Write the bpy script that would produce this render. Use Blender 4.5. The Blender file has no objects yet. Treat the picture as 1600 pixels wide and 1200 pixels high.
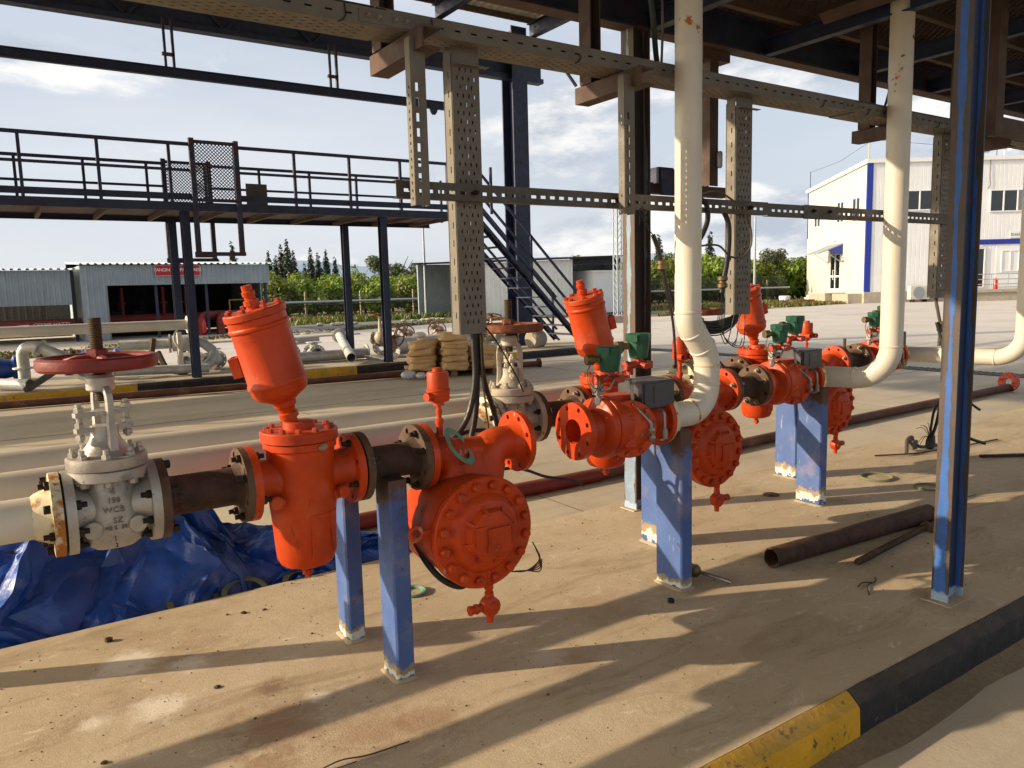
import bpy, bmesh, math, random
from mathutils import Vector as V, Matrix, Quaternion, noise as mnoise, geometry as mgeo
random.seed(7)
PI = math.pi
S = bpy.context.scene
COL = S.collection

# ------------------------------------------------------------------ mesh builder
def frame(ax, up=None):
    z = V(ax).normalized()
    u = V(up) if up is not None else (V((0, 0, 1)) if abs(z.z) < .95 else V((0, 1, 0)))
    x = u.cross(z)
    if x.length < 1e-6:
        x = V((1, 0, 0)).cross(z)
    x.normalize()
    y = z.cross(x)
    return x, y, z

class MB:
    def __init__(s):
        s.v = []; s.f = []
    def add(s, vs, fs):
        o = len(s.v)
        s.v += [tuple(p) for p in vs]
        s.f += [tuple(i + o for i in f) for f in fs]
        return s
    def loft(s, rings, cap0=True, cap1=True, closed=True):
        n = len(rings[0]); vs = [p for r in rings for p in r]; fs = []
        for k in range(len(rings) - 1):
            for i in range(n if closed else n - 1):
                j = (i + 1) % n
                fs.append((k * n + i, k * n + j, (k + 1) * n + j, (k + 1) * n + i))
        if cap0: fs.append(tuple(range(n - 1, -1, -1)))
        if cap1: fs.append(tuple((len(rings) - 1) * n + i for i in range(n)))
        return s.add(vs, fs)
    def lathe(s, prof, o, ax, n=28, caps=True, ph=0.):
        x, y, z = frame(ax); o = V(o)
        rings = [[o + z * h + (x * math.cos(ph + 2 * PI * i / n) + y * math.sin(ph + 2 * PI * i / n)) * max(r, 1e-4) for i in range(n)] for r, h in prof]
        return s.loft(rings, caps, caps)
    def cyl(s, p0, p1, r0, r1=None, n=20):
        p0 = V(p0); p1 = V(p1)
        return s.lathe([(r0, 0), (r0 if r1 is None else r1, (p1 - p0).length)], p0, p1 - p0, n)
    def pipe(s, p0, p1, ro, ri, n=28):
        p0 = V(p0); p1 = V(p1); L = (p1 - p0).length
        x, y, z = frame(p1 - p0)
        rings = [[p0 + z * h + (x * math.cos(2 * PI * i / n) + y * math.sin(2 * PI * i / n)) * r for i in range(n)] for r, h in ((ri, L), (ro, L), (ro, 0), (ri, 0), (ri, L))]
        return s.loft(rings, False, False)
    def tube(s, pts, r, n=10, caps=True):
        pts = [V(p) for p in pts]; m = len(pts)
        if not isinstance(r, (list, tuple)): r = [r] * m
        tg = []
        for i in range(m):
            d = pts[min(i + 1, m - 1)] - pts[max(i - 1, 0)]
            tg.append(d.normalized() if d.length > 1e-9 else V((0, 0, 1)))
        x, y, z = frame(tg[0]); rings = []
        for i in range(m):
            if i:
                q = tg[i - 1].rotation_difference(tg[i]); x = q @ x; y = q @ y
            rings.append([pts[i] + (x * math.cos(2 * PI * k / n) + y * math.sin(2 * PI * k / n)) * r[i] for k in range(n)])
        return s.loft(rings, caps, caps)
    def prof(s, poly, p0, p1, up=None):
        p0 = V(p0); p1 = V(p1); x, y, z = frame(p1 - p0, up)
        return s.loft([[p + x * a + y * b for a, b in poly] for p in (p0, p1)])
    def bar(s, p0, p1, w, h, up=None):
        a, b = w / 2, h / 2
        return s.prof([(-a, -b), (a, -b), (a, b), (-a, b)], p0, p1, up)
    def box(s, c, d, R=None):
        c = V(c); vs = []
        for i in range(8):
            p = V(((i & 1) - .5, ((i >> 1) & 1) - .5, ((i >> 2) & 1) - .5))
            p = V((p.x * d[0], p.y * d[1], p.z * d[2]))
            vs.append(c + (R @ p if R is not None else p))
        return s.add(vs, [(0, 2, 3, 1), (4, 5, 7, 6), (0, 1, 5, 4), (2, 6, 7, 3), (0, 4, 6, 2), (1, 3, 7, 5)])
    def bx(s, x0, x1, y0, y1, z0, z1):
        return s.box(((x0 + x1) / 2, (y0 + y1) / 2, (z0 + z1) / 2), (abs(x1 - x0), abs(y1 - y0), abs(z1 - z0)))
    def quad(s, a, b, c, d):
        return s.add([a, b, c, d], [(0, 1, 2, 3)])
    def ball(s, c, r, n=14, sc=(1, 1, 1)):
        m = max(4, n // 2); c = V(c)
        rings = [[c + V((r * sc[0] * math.sin(PI * k / m) * math.cos(2 * PI * i / n), r * sc[1] * math.sin(PI * k / m) * math.sin(2 * PI * i / n), -r * sc[2] * math.cos(PI * k / m))) for i in range(n)] for k in range(1, m)]
        o = len(s.v); s.loft(rings, True, True)
        return s
    def torus(s, c, ax, R, prof, n=40):
        x, y, z = frame(ax); c = V(c); k = len(prof); rings = []
        for i in range(n + 1):
            a = 2 * PI * i / n; d = x * math.cos(a) + y * math.sin(a)
            rings.append([c + d * (R + pr) + z * ph for pr, ph in prof])
        return s.loft(rings, False, False)
    def hexa(s, p, ax, r, h, n=6, ph=.3):
        return s.lathe([(r, 0), (r, h * .85), (r * .85, h)], p, ax, n, True, ph)
    def flange(s, c, ax, r, th, bore, nh=8, hr=.0095, hc=None, ph=None):
        """flat ring flange with true bolt holes; c = centre of its first face"""
        x, y, z = frame(ax); c = V(c); hc = hc or r * .83; ph = PI / nh if ph is None else ph
        loops = [[(r * math.cos(2 * PI * i / 40), r * math.sin(2 * PI * i / 40)) for i in range(40)]]
        if bore > 0: loops.append([(bore * math.cos(2 * PI * i / 28), bore * math.sin(2 * PI * i / 28)) for i in range(28)])
        for k in range(nh):
            a = ph + 2 * PI * k / nh
            loops.append([(hc * math.cos(a) + hr * math.cos(2 * PI * i / 10), hc * math.sin(a) + hr * math.sin(2 * PI * i / 10)) for i in range(10)])
        tri = mgeo.tessellate_polygon([[V((p[0], p[1], 0)) for p in l] for l in loops])
        flat = [p for l in loops for p in l]; N = len(flat)
        vs = [c + x * a + y * b for a, b in flat] + [c + z * th + x * a + y * b for a, b in flat]
        fs = [tuple(t) for t in tri] + [tuple(i + N for i in t)[::-1] for t in tri]
        o = 0
        for l in loops:
            n = len(l)
            for i in range(n):
                j = (i + 1) % n
                fs.append((o + i, o + j, N + o + j, N + o + i))
            o += n
        return s.add(vs, fs)
    def mesh(s, name, mat, smooth=34, off=V((0, 0, 0))):
        me = bpy.data.meshes.new(name)
        me.from_pydata([(p[0] - off.x, p[1] - off.y, p[2] - off.z) for p in s.v], [], s.f)
        bm = bmesh.new(); bm.from_mesh(me)
        bmesh.ops.recalc_face_normals(bm, faces=bm.faces)
        bm.to_mesh(me); bm.free()
        if mat is not None: me.materials.append(mat)
        if smooth:
            me.shade_smooth(); me.set_sharp_from_angle(angle=math.radians(smooth))
        return me

OFF = {}
def props(o, label=None, cat=None, group=None, kind=None):
    if label: o['label'] = label
    if cat: o['category'] = cat
    if group: o['group'] = group
    if kind: o['kind'] = kind
    return o
def thing(name, label, cat, loc=(0, 0, 0), group=None):
    o = bpy.data.objects.new(name, None); COL.objects.link(o); o.location = loc
    o.empty_display_size = .1
    OFF[o.name] = V(loc)
    return props(o, label, cat, group)
def part(mb, name, mat, parent, smooth=34, label=None):
    off = OFF[parent.name]
    o = bpy.data.objects.new(name, mb.mesh(name, mat, smooth, off)); COL.objects.link(o)
    o.parent = parent; OFF[o.name] = off
    if label: o['label'] = label
    return o
def solo(mb, name, mat, label=None, cat=None, group=None, kind=None, smooth=34, loc=(0, 0, 0)):
    o = bpy.data.objects.new(name, mb.mesh(name, mat, smooth, V(loc))); COL.objects.link(o)
    o.location = loc; OFF[o.name] = V(loc)
    return props(o, label, cat, group, kind)
def struct(mb, name, mat, smooth=0):
    return solo(mb, name, mat, None, None, None, 'structure', smooth)
def copy_tree(o, parent=None, d=None, label=None):
    c = o.copy(); COL.objects.link(c)
    if parent is not None: c.parent = parent
    elif d is not None: c.location = o.location + V(d)
    if label: c['label'] = label
    for ch in list(o.children): copy_tree(ch, c)
    return c
def inst(name, me, parent, loc, ax=(0, 0, 1), mat=None, scale=1., spin=0.):
    """one more object of a shared mesh (a bolt, a nut) under its thing"""
    o = bpy.data.objects.new(name, me); COL.objects.link(o); o.parent = parent
    x, y, z = frame(ax); M = Matrix((x, y, z)).transposed().to_4x4() @ Matrix.Rotation(spin, 4, 'Z')
    M.translation = V(loc) - OFF[parent.name]
    o.matrix_local = M @ Matrix.Scale(scale, 4)
    if mat is not None:
        o.material_slots[0].link = 'OBJECT'; o.material_slots[0].material = mat
    return o
def bend(pts, rad, n=7):
    """polyline with rounded corners"""
    pts = [V(p) for p in pts]; out = [pts[0]]
    for i in range(1, len(pts) - 1):
        r = rad[i - 1] if isinstance(rad, (list, tuple)) else rad
        a = (pts[i - 1] - pts[i]); b = (pts[i + 1] - pts[i])
        ang = a.angle(b); t = min(r / math.tan(ang / 2), a.length * .49, b.length * .49)
        a.normalize(); b.normalize(); p0 = pts[i] + a * t; p1 = pts[i] + b * t
        rr = t * math.tan(ang / 2); cdir = (a + b).normalized(); c = pts[i] + cdir * (rr / math.sin(ang / 2))
        u = p0 - c; w = p1 - c; th = u.angle(w); axis = u.cross(w).normalized()
        for k in range(n + 1): out.append(c + Quaternion(axis, th * k / n) @ u)
    out.append(pts[-1]); return out
def spline(pts, k=8):
    pts = [V(p) for p in pts]; P = [pts[0] * 2 - pts[1]] + pts + [pts[-1] * 2 - pts[-2]]; out = []
    for i in range(1, len(P) - 2):
        for j in range(k):
            t = j / k; a, b, c, d = P[i - 1], P[i], P[i + 1], P[i + 2]
            out.append(.5 * ((2 * b) + (c - a) * t + (2 * a - 5 * b + 4 * c - d) * t * t + (3 * b - a - 3 * c + d) * t ** 3))
    out.append(pts[-1]); return out

# ------------------------------------------------------------------ materials
def lin(h):
    h = h.lstrip('#'); c = [int(h[i:i + 2], 16) / 255 for i in (0, 2, 4)]
    return tuple(x / 12.92 if x <= .04045 else ((x + .055) / 1.055) ** 2.4 for x in c) + (1,)
class NT:
    def __init__(s, name):
        s.m = bpy.data.materials.new(name); s.m.use_nodes = True
        s.t = s.m.node_tree; s.t.nodes.clear()
        s.out = s.n('ShaderNodeOutputMaterial'); s.b = s.n('ShaderNodeBsdfPrincipled')
        s.l(s.b.outputs[0], s.out.inputs[0])
        tc = s.n('ShaderNodeTexCoord'); oi = s.n('ShaderNodeObjectInfo')
        ml = s.n('ShaderNodeMath'); ml.operation = 'MULTIPLY'; ml.inputs[1].default_value = 37.
        s.l(oi.outputs['Random'], ml.inputs[0])
        ad = s.n('ShaderNodeVectorMath'); ad.operation = 'ADD'
        s.l(tc.outputs['Object'], ad.inputs[0]); s.l(ml.outputs[0], ad.inputs[1])
        s.co = ad.outputs[0]; s.ob = tc.outputs['Object']
    def n(s, t): return s.t.nodes.new(t)
    def l(s, a, b): s.t.links.new(a, b)
    def noise(s, scale, detail=6, rough=.6, vec=None, stretch=None, dist=0):
        vec = vec or s.co
        if stretch:
            mp = s.n('ShaderNodeMapping'); mp.inputs['Scale'].default_value = stretch; s.l(vec, mp.inputs[0]); vec = mp.outputs[0]
        t = s.n('ShaderNodeTexNoise'); t.inputs['Scale'].default_value = scale; t.inputs['Detail'].default_value = detail
        t.inputs['Roughness'].default_value = rough; t.inputs['Distortion'].default_value = dist
        s.l(vec, t.inputs['Vector']); return t.outputs['Fac']
    def ramp(s, fac, a, b, lo=0, hi=1):
        r = s.n('ShaderNodeMapRange'); r.inputs[1].default_value = a; r.inputs[2].default_value = b
        r.inputs[3].default_value = lo; r.inputs[4].default_value = hi; r.interpolation_type = 'SMOOTHSTEP'
        s.l(fac, r.inputs[0]); return r.outputs[0]
    def math(s, op, a, b):
        m = s.n('ShaderNodeMath'); m.operation = op
        for i, q in enumerate((a, b)):
            if isinstance(q, (int, float)): m.inputs[i].default_value = q
            else: s.l(q, m.inputs[i])
        return m.outputs[0]
    def mix(s, fac, a, b, mode='MIX'):
        m = s.n('ShaderNodeMix'); m.data_type = 'RGBA'; m.blend_type = mode
        for i, q in ((0, fac), (6, a), (7, b)):
            if isinstance(q, (int, float)): m.inputs[i].default_value = q
            elif isinstance(q, tuple): m.inputs[i].default_value = q
            else: s.l(q, m.inputs[i])
        return m.outputs[2]
    def bump(s, h, st=.2, d=.01, nrm=None):
        b = s.n('ShaderNodeBump'); b.inputs['Strength'].default_value = st; b.inputs['Distance'].default_value = d
        s.l(h, b.inputs['Height'])
        if nrm is not None: s.l(nrm, b.inputs['Normal'])
        return b.outputs[0]
def setv(sock, v, N):
    if isinstance(v, (int, float)): sock.default_value = v
    elif isinstance(v, tuple): sock.default_value = v
    else: N.l(v, sock)
def sc(c, k): return tuple(min(1, x * k) for x in c[:3]) + (1,)
def P(name, col, rough=.5, metal=0., var=.18, vs=7., layers=(), bump=.15, bs=60., bd=.004, dust=None, spec=.5, coat=0., trans=0.):
    """paint/metal/stone: base colour with drift, then noise-masked layers (colour, scale, threshold, softness, roughness, [stretch])"""
    N = NT(name); col = lin(col) if isinstance(col, str) else col
    c = N.mix(N.ramp(N.noise(vs, 5), .3, .7), sc(col, 1 - var), sc(col, 1 + var))
    r = N.ramp(N.noise(vs * 2.3, 4), .3, .7, max(.03, rough - .1), min(1, rough + .1)); mt = metal
    hb = N.noise(bs, 5)
    for L in layers:
        lc = lin(L[0]) if isinstance(L[0], str) else L[0]
        st = L[5] if len(L) > 5 else None
        mk = N.ramp(N.noise(L[1], 8, .68, stretch=st), L[2], L[2] + L[3])
        c = N.mix(mk, c, lc)
        rr = N.n('ShaderNodeMix'); rr.data_type = 'FLOAT'; N.l(mk, rr.inputs[0]); N.l(r, rr.inputs[2]); rr.inputs[3].default_value = L[4]; r = rr.outputs[0]
        if metal:
            m2 = N.n('ShaderNodeMix'); m2.data_type = 'FLOAT'; N.l(mk, m2.inputs[0]); setv(m2.inputs[2], mt, N); m2.inputs[3].default_value = 0; mt = m2.outputs[0]
        hb = N.math('SUBTRACT', hb, N.math('MULTIPLY', mk, .5))
    if dust:
        g = N.n('ShaderNodeNewGeometry'); sx = N.n('ShaderNodeSeparateXYZ'); N.l(g.outputs['Normal'], sx.inputs[0])
        mk = N.math('MULTIPLY', N.ramp(sx.outputs['Z'], .35, 1.), N.ramp(N.noise(9, 6), .3, .75, .25 * dust[1], dust[1]))
        c = N.mix(mk, c, lin(dust[0])); rr = N.n('ShaderNodeMix'); rr.data_type = 'FLOAT'; N.l(mk, rr.inputs[0]); N.l(r, rr.inputs[2]); rr.inputs[3].default_value = .9; r = rr.outputs[0]
    setv(N.b.inputs['Base Color'], c, N); setv(N.b.inputs['Roughness'], r, N); setv(N.b.inputs['Metallic'], mt, N)
    N.b.inputs['Specular IOR Level'].default_value = spec; N.b.inputs['Coat Weight'].default_value = coat
    if trans: N.b.inputs['Transmission Weight'].default_value = trans
    if bump: N.l(N.bump(hb, bump, bd), N.b.inputs['Normal'])
    return N.m
RUST = '#4a2413'; RUST2 = '#7a3d1c'; DIRT = '#9a8462'
M = {}
M['orange'] = P('orange_paint', '#b43a08', .42, spec=.3, var=.14, vs=5, bump=.34, bs=30, bd=.004, dust=('#a8603a', .3),
                layers=[('#c2582c', 3.2, .52, .22, .55), ('#8c2a0c', 6, .54, .2, .55), ('#7c2408', 13, .58, .14, .6, (1, 1, .35)), ('#6a2a12', 3.6, .63, .05, .6), ('#4f2415', 7, .68, .04, .6, (1, 1, .25)), ('#a08f78', 12, .655, .012, .75), ('#3a1c10', 24, .675, .03, .7)])
M['orange_bolt'] = P('orange_paint_on_bolts', '#a8380f', .5, var=.25, vs=30, layers=[(RUST, 40, .55, .12, .85)], bump=.2)
M['orange_old'] = P('orange_paint_worn', '#a8391b', .55, var=.25, vs=20, layers=[(RUST, 26, .52, .1, .85)], bump=.3, bs=70)
M['red'] = P('red_wheel_paint', '#741a15', .45, var=.25, vs=12, layers=[('#a8604c', 11, .68, .08, .6), (RUST, 28, .66, .04, .8)], bump=.2, bs=80, dust=('#8e5444', .25))
M['rustwheel'] = P('rusty_wheel', '#6d3a22', .8, var=.3, vs=18, layers=[('#8d5a3a', 12, .55, .15, .9)], bump=.35, bs=90)
M['silver'] = P('silver_paint', '#a8a39c', .42, metal=.45, var=.14, vs=9, layers=[('#6b6560', 6, .55, .18, .6), ('#51402f', 24, .63, .05, .85), (RUST2, 15, .68, .06, .9)], bump=.4, bs=70, dust=('#b5a48a', .35))
M['castmark'] = P('raised_cast_lettering', '#77726b', .5, metal=.3, var=.1, bump=0)
M['dirtywhite'] = P('dirty_cast_paint', '#a69c8c', .6, metal=.1, var=.2, vs=14, layers=[('#6e5138', 14, .56, .12, .85), (RUST, 26, .64, .06, .9)], bump=.45, bs=80, dust=('#9c8a6c', .3))
M['stem'] = P('stem_steel', '#5a4c3c', .6, metal=.5, var=.3, vs=30, layers=[(RUST, 30, .55, .1, .9)], bump=.2, bs=120)
M['rust'] = P('rusty_steel', '#3f2a20', .78, metal=.2, var=.35, vs=14, layers=[('#5e3a26', 9, .55, .15, .9), ('#241a16', 22, .6, .1, .8)], bump=.4, bs=110, dust=('#8a6a4c', .25))
M['rustflange'] = P('rusty_flange', '#5a4331', .72, metal=.2, var=.25, vs=14, layers=[('#35241a', 8, .55, .12, .85), ('#9a8b74', 24, .7, .04, .8)], bump=.4, bs=110)
M['cream'] = P('cream_paint', '#c9c3b5', .5, var=.06, vs=3, layers=[('#a88d5c', 5, .7, .1, .6), ('#5a2d12', 16, .745, .03, .9)], bump=.18, bs=55, bd=.003, dust=('#c6bda8', .3))
M['creamrust'] = P('cream_paint_rusty', '#cbbf9f', .6, var=.12, vs=9, layers=[('#a4651f', 11, .50, .1, .85), ('#5a2a10', 17, .58, .06, .9)], bump=.4, bs=70)
M['creamtop'] = P('cream_paint_blistered', '#c6bfb0', .5, var=.06, vs=3, layers=[('#a35a22', 10, .58, .05, .9), ('#4f240e', 12, .62, .03, .95)], bump=.2, bs=50)
M['blue'] = P('blue_steel_paint', '#2c5698', .6, var=.16, vs=5, layers=[('#6b6f86', 7, .6, .12, .7), ('#4a3224', 15, .68, .04, .9), ('#8a4a28', 34, .7, .04, .9)], bump=.25, bs=90)
M['bluefade'] = P('blue_paint_flaked', '#2f6ab4', .6, var=.12, vs=6, layers=[('#4c3c30', 5, .54, .04, .85, (1, 1, .22)), ('#7a4a2c', 9, .64, .05, .9, (1, 1, .3))], bump=.3, bs=80)
M['navy'] = P('navy_steel_paint', '#1c2643', .6, var=.2, vs=4, layers=[('#33231c', 6, .58, .1, .85), ('#263252', 3, .6, .2, .7)], bump=.2, bs=70)
M['navyrust'] = P('navy_and_rust_steel', '#282f46', .7, var=.25, vs=5, layers=[('#4a2c1e', 4, .5, .14, .9)], bump=.25, bs=70)
M['brown'] = P('brown_primer_steel', '#4b3a32', .8, var=.2, vs=6, layers=[('#5c483c', 5, .55, .15, .9)], bump=.25, bs=80)
M['galv'] = P('galvanised_tray', '#686258', .6, metal=.12, var=.14, vs=5, layers=[('#6a5c48', 4, .55, .2, .75), ('#7a5a3a', 22, .72, .05, .9)], bump=.08, bs=60)
M['galvdark'] = P('galvanised_channel', '#504a42', .6, metal=.15, var=.18, vs=6, layers=[('#6a5136', 9, .6, .15, .8)], bump=.1, bs=60)
M['green'] = P('green_cap_paint', '#0f4a34', .5, var=.18, vs=14, layers=[('#2c3a30', 18, .6, .1, .7), ('#7a5638', 40, .72, .03, .9)], bump=.25, bs=90, dust=('#5d6a55', .35))
M['boxgrey'] = P('grey_enclosure', '#46464a', .42, metal=.25, var=.12, vs=9, layers=[('#8f8b86', 40, .72, .03, .6)], bump=.1, bs=60, dust=('#7d766b', .5))
M['black'] = P('black_rubber', '#141312', .55, var=.2, vs=20, bump=.1, dust=('#5a4c3c', .25))
M['gasket'] = P('black_gasket', '#1a1816', .8, var=.2, bump=0)
M['boltdark'] = P('dark_bolt_steel', '#2b211b', .6, metal=.5, var=.3, vs=40, bump=.2, bs=120)
M['boltzinc'] = P('zinc_bolt_steel', '#8d8270', .45, metal=.6, var=.2, vs=40, layers=[(RUST2, 60, .6, .1, .9)], bump=.2, bs=120)
M['greengasket'] = P('green_gasket_sheet', '#5f8a72', .7, var=.12, vs=10, bump=.1)
M['palegasket'] = P('pale_gasket_sheet', '#6e7150', .7, var=.15, vs=10, bump=.1)
M['tube'] = P('stainless_tubing', '#8e8a84', .4, metal=.7, var=.12, vs=20, bump=0)
M['brass'] = P('dull_brass', '#6a5a3c', .5, metal=.6, var=.25, vs=30, bump=.15)
M['redpipe'] = P('red_fire_pipe', '#7a1c18', .6, var=.25, vs=4, layers=[('#5a3a2c', 4, .5, .15, .85), ('#8f7a62', 3, .66, .15, .9)], bump=.25, bs=50, dust=('#8a6a50', .4))
M['redpipe2'] = P('brownish_pipe', '#54301f', .75, var=.25, vs=4, layers=[('#7a5a44', 4, .55, .15, .9)], bump=.25, bs=50, dust=('#7a5d45', .4))
M['silverpipe'] = P('aluminium_pipe', '#b2b2ae', .42, metal=.2, var=.16, vs=7, layers=[('#5e5a54', 8, .62, .1, .6)], bump=.2, bs=50)
M['bluepart'] = P('blue_cast_paint', '#123a86', .45, var=.2, vs=9, layers=[('#0b1c3e', 10, .55, .15, .6)], bump=.2)
M['wood'] = P('pallet_wood', '#7c664a', .85, var=.25, vs=6, layers=[('#4e4034', 5, .55, .15, .9, (.2, 1, 3))], bump=.3, bs=60)
M['sack'] = P('paper_sack', '#bf9c6e', .85, var=.12, vs=6, layers=[('#96764e', 9, .55, .15, .9)], bump=.35, bs=14, bd=.015)
M['ink'] = P('printed_ink', '#4a3d33', .9, var=.2, bump=0)
M['plastic'] = P('clear_plastic_wrap', '#b9bcc0', .15, var=.2, vs=30, bump=.6, bs=40, bd=.02, spec=.8)
M['yellow'] = P('yellow_kerb_paint', '#c3930a', .7, var=.14, vs=6, layers=[('#8d8a5e', 5, .58, .04, .9), ('#5e5334', 18, .60, .04, .9), ('#4a4436', 45, .62, .05, .95)], bump=.6, bs=50, bd=.01, dust=('#9a8560', .55))
M['kerbblack'] = P('black_kerb_paint', '#17161a', .75, var=.3, vs=6, layers=[('#4c4540', 20, .60, .06, .9), ('#6a6058', 5, .66, .08, .9)], bump=.7, bs=50, bd=.01, dust=('#6b5d4a', .5))
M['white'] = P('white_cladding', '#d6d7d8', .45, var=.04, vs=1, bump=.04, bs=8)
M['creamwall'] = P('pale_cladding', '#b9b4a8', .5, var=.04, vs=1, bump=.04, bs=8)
M['trimblue'] = P('blue_trim', '#1a2f8c', .45, var=.08, bump=0)
M['pvc'] = P('white_window_frame', '#d8d8d6', .4, var=.03, bump=0)
M['glass'] = P('dark_window_glass', '#14181c', .06, var=.1, bump=0, spec=.9)
M['blind'] = P('grey_blind', '#7c8288', .6, var=.1, bump=0)
M['concrete_w'] = P('plinth_concrete', '#9d9384', .85, var=.12, vs=3, layers=[('#7a7062', 4, .58, .15, .9)], bump=.25, bs=30)
M['marble'] = P('pale_step_stone', '#c8c4ba', .6, var=.1, vs=4, layers=[('#807c74', 14, .62, .05, .7)], bump=.1)
M['corr'] = P('grey_corrugated_sheet', '#8d99a3', .5, metal=.25, var=.1, vs=1.5, layers=[('#747c84', 2, .55, .2, .6, (4, 1, .3))], bump=.05)
M['corrwhite'] = P('pale_corrugated_sheet', '#d3d4ce', .5, metal=.15, var=.08, vs=1.5, bump=.05)
M['roofsheet'] = P('canopy_sheet', '#c9c1a8', .6, var=.08, vs=1, bump=.05)
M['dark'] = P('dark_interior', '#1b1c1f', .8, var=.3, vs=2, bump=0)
M['signred'] = P('red_sign_face', '#a3142a', .4, var=.06, bump=0)
M['signwhite'] = P('white_sign_face', '#d4d4d2', .4, var=.03, bump=0)
M['yellowmetal'] = P('yellow_painted_metal', '#a8841c', .5, var=.15, bump=.1)
M['postwood'] = P('pale_fence_post', '#8d8272', .85, var=.15, vs=5, bump=.2)
M['bark'] = P('bark', '#4a3a2c', .9, var=.3, vs=8, bump=.5, bs=30, bd=.02)
M['polegrey'] = P('galvanised_pole', '#8f969c', .45, metal=.4, var=.08, bump=0)
M['steelrail'] = P('steel_rail', '#a9acae', .35, metal=.6, var=.08, bump=0)
M['extred'] = P('extinguisher_red', '#b01820', .35, var=.08, bump=0)
M['strap'] = P('brown_webbing_strap', '#4e3f2c', .85, var=.2, bump=.2)
M['leaf1'] = None
def leafmat(name, c1, c2, tr=.25):
    N = NT(name); oi = N.n('ShaderNodeObjectInfo'); g = N.n('ShaderNodeNewGeometry')
    c = N.mix(N.ramp(N.noise(1.1, 3), .35, .65), lin(c1), lin(c2))
    c = N.mix(N.math('MULTIPLY', g.outputs['Random Per Island'], .6), c, sc(lin(c2), .55))
    hv = N.n('ShaderNodeHueSaturation'); N.l(c, hv.inputs['Color']); N.l(N.ramp(oi.outputs['Random'], 0, 1, .75, 1.3), hv.inputs['Value']); N.l(N.ramp(oi.outputs['Random'], 0, 1, .485, .515), hv.inputs['Hue'])
    N.l(hv.outputs[0], N.b.inputs['Base Color']); N.b.inputs['Roughness'].default_value = .55
    tl = N.n('ShaderNodeBsdfTranslucent'); N.l(hv.outputs[0], tl.inputs[0]); mx = N.n('ShaderNodeMixShader'); mx.inputs[0].default_value = tr
    N.l(N.b.outputs[0], mx.inputs[1]); N.l(tl.outputs[0], mx.inputs[2]); N.l(mx.outputs[0], N.out.inputs[0])
    return N.m
M['citrus'] = leafmat('citrus_leaves', '#8c972c', '#536c20', .35)
M['cypress'] = leafmat('cypress_leaves', '#2e3d26', '#1d2a1c', .1)
M['euca'] = leafmat('eucalyptus_leaves', '#66704a', '#4a5638')
M['young'] = leafmat('young_tree_leaves', '#7f9440', '#566c26')
M['grass'] = leafmat('dry_grass', '#7c7a30', '#5d5a2c')
M['weed'] = leafmat('green_weeds', '#6d7a22', '#46561c')
# ------------------------------------------------------------------ camera, light, sky
cam = bpy.data.cameras.new('camera'); co = bpy.data.objects.new('camera', cam); COL.objects.link(co)
R = Matrix(((0.82805, 0.09134, -0.55315), (-0.56003, 0.08814, -0.82378), (-0.02650, 0.99191, 0.12414)))
q = R.to_quaternion().normalized()
co.matrix_world = Matrix.Translation((0, 0, 1.32)) @ q.to_matrix().to_4x4()
cam.sensor_fit = 'HORIZONTAL'; cam.sensor_width = 36; cam.lens = 27; cam.clip_end = 20000; cam.clip_start = .05
S.camera = co
SUN = V((-.907, .42, .345)).normalized()
sl = bpy.data.lights.new('sun', 'SUN'); sl.energy = 4.2; sl.angle = math.radians(.55); sl.color = (1, .80, .56)
so = bpy.data.objects.new('sun', sl); COL.objects.link(so); so.rotation_euler = (-SUN).to_track_quat('-Z', 'Y').to_euler(); so.location = (-9, 6, 12)
W = bpy.data.worlds.new('World'); S.world = W; W.use_nodes = True
t = W.node_tree; t.nodes.clear()
def wn(k): return t.nodes.new(k)
wo = wn('ShaderNodeOutputWorld'); bg = wn('ShaderNodeBackground'); t.links.new(bg.outputs[0], wo.inputs[0])
sky = wn('ShaderNodeTexSky'); sky.sky_type = 'NISHITA'; sky.sun_disc = False
sky.sun_elevation = math.asin(SUN.z); sky.sun_rotation = math.atan2(SUN.x, SUN.y) % (2 * PI)
sky.air_density = 1.0; sky.dust_density = 1.2; sky.ozone_density = 1.2
tc = wn('ShaderNodeTexCoord'); mp = wn('ShaderNodeMapping'); mp.inputs['Scale'].default_value = (1, 1, 2.6); t.links.new(tc.outputs['Generated'], mp.inputs[0])
n1 = wn('ShaderNodeTexNoise'); n1.inputs['Scale'].default_value = 2.1; n1.inputs['Detail'].default_value = 9; n1.inputs['Roughness'].default_value = .56; n1.inputs['Distortion'].default_value = .25
mp.inputs['Location'].default_value = (3.1, 1.4, .35)
t.links.new(mp.outputs[0], n1.inputs['Vector'])
def wmr(src, a, b, lo=0, hi=1):
    r = wn('ShaderNodeMapRange'); r.interpolation_type = 'SMOOTHSTEP'
    for i, x in zip((1, 2, 3, 4), (a, b, lo, hi)): r.inputs[i].default_value = x
    t.links.new(src, r.inputs[0]); return r.outputs[0]
def wmix(f, a, b, mode='MIX'):
    m = wn('ShaderNodeMix'); m.data_type = 'RGBA'; m.blend_type = mode
    for i, x in ((0, f), (6, a), (7, b)):
        if isinstance(x, (tuple, float)): m.inputs[i].default_value = x
        else: t.links.new(x, m.inputs[i])
    return m.outputs[2]
n2 = wn('ShaderNodeTexNoise'); n2.inputs['Scale'].default_value = 5.5; n2.inputs['Detail'].default_value = 8; n2.inputs['Roughness'].default_value = .6
t.links.new(mp.outputs[0], n2.inputs['Vector'])
SKYB = 5.9
veil = wmix(.84, sky.outputs[0], (SKYB * .54, SKYB * .58, SKYB * .65, 1))        # thin high cloud all over
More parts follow.
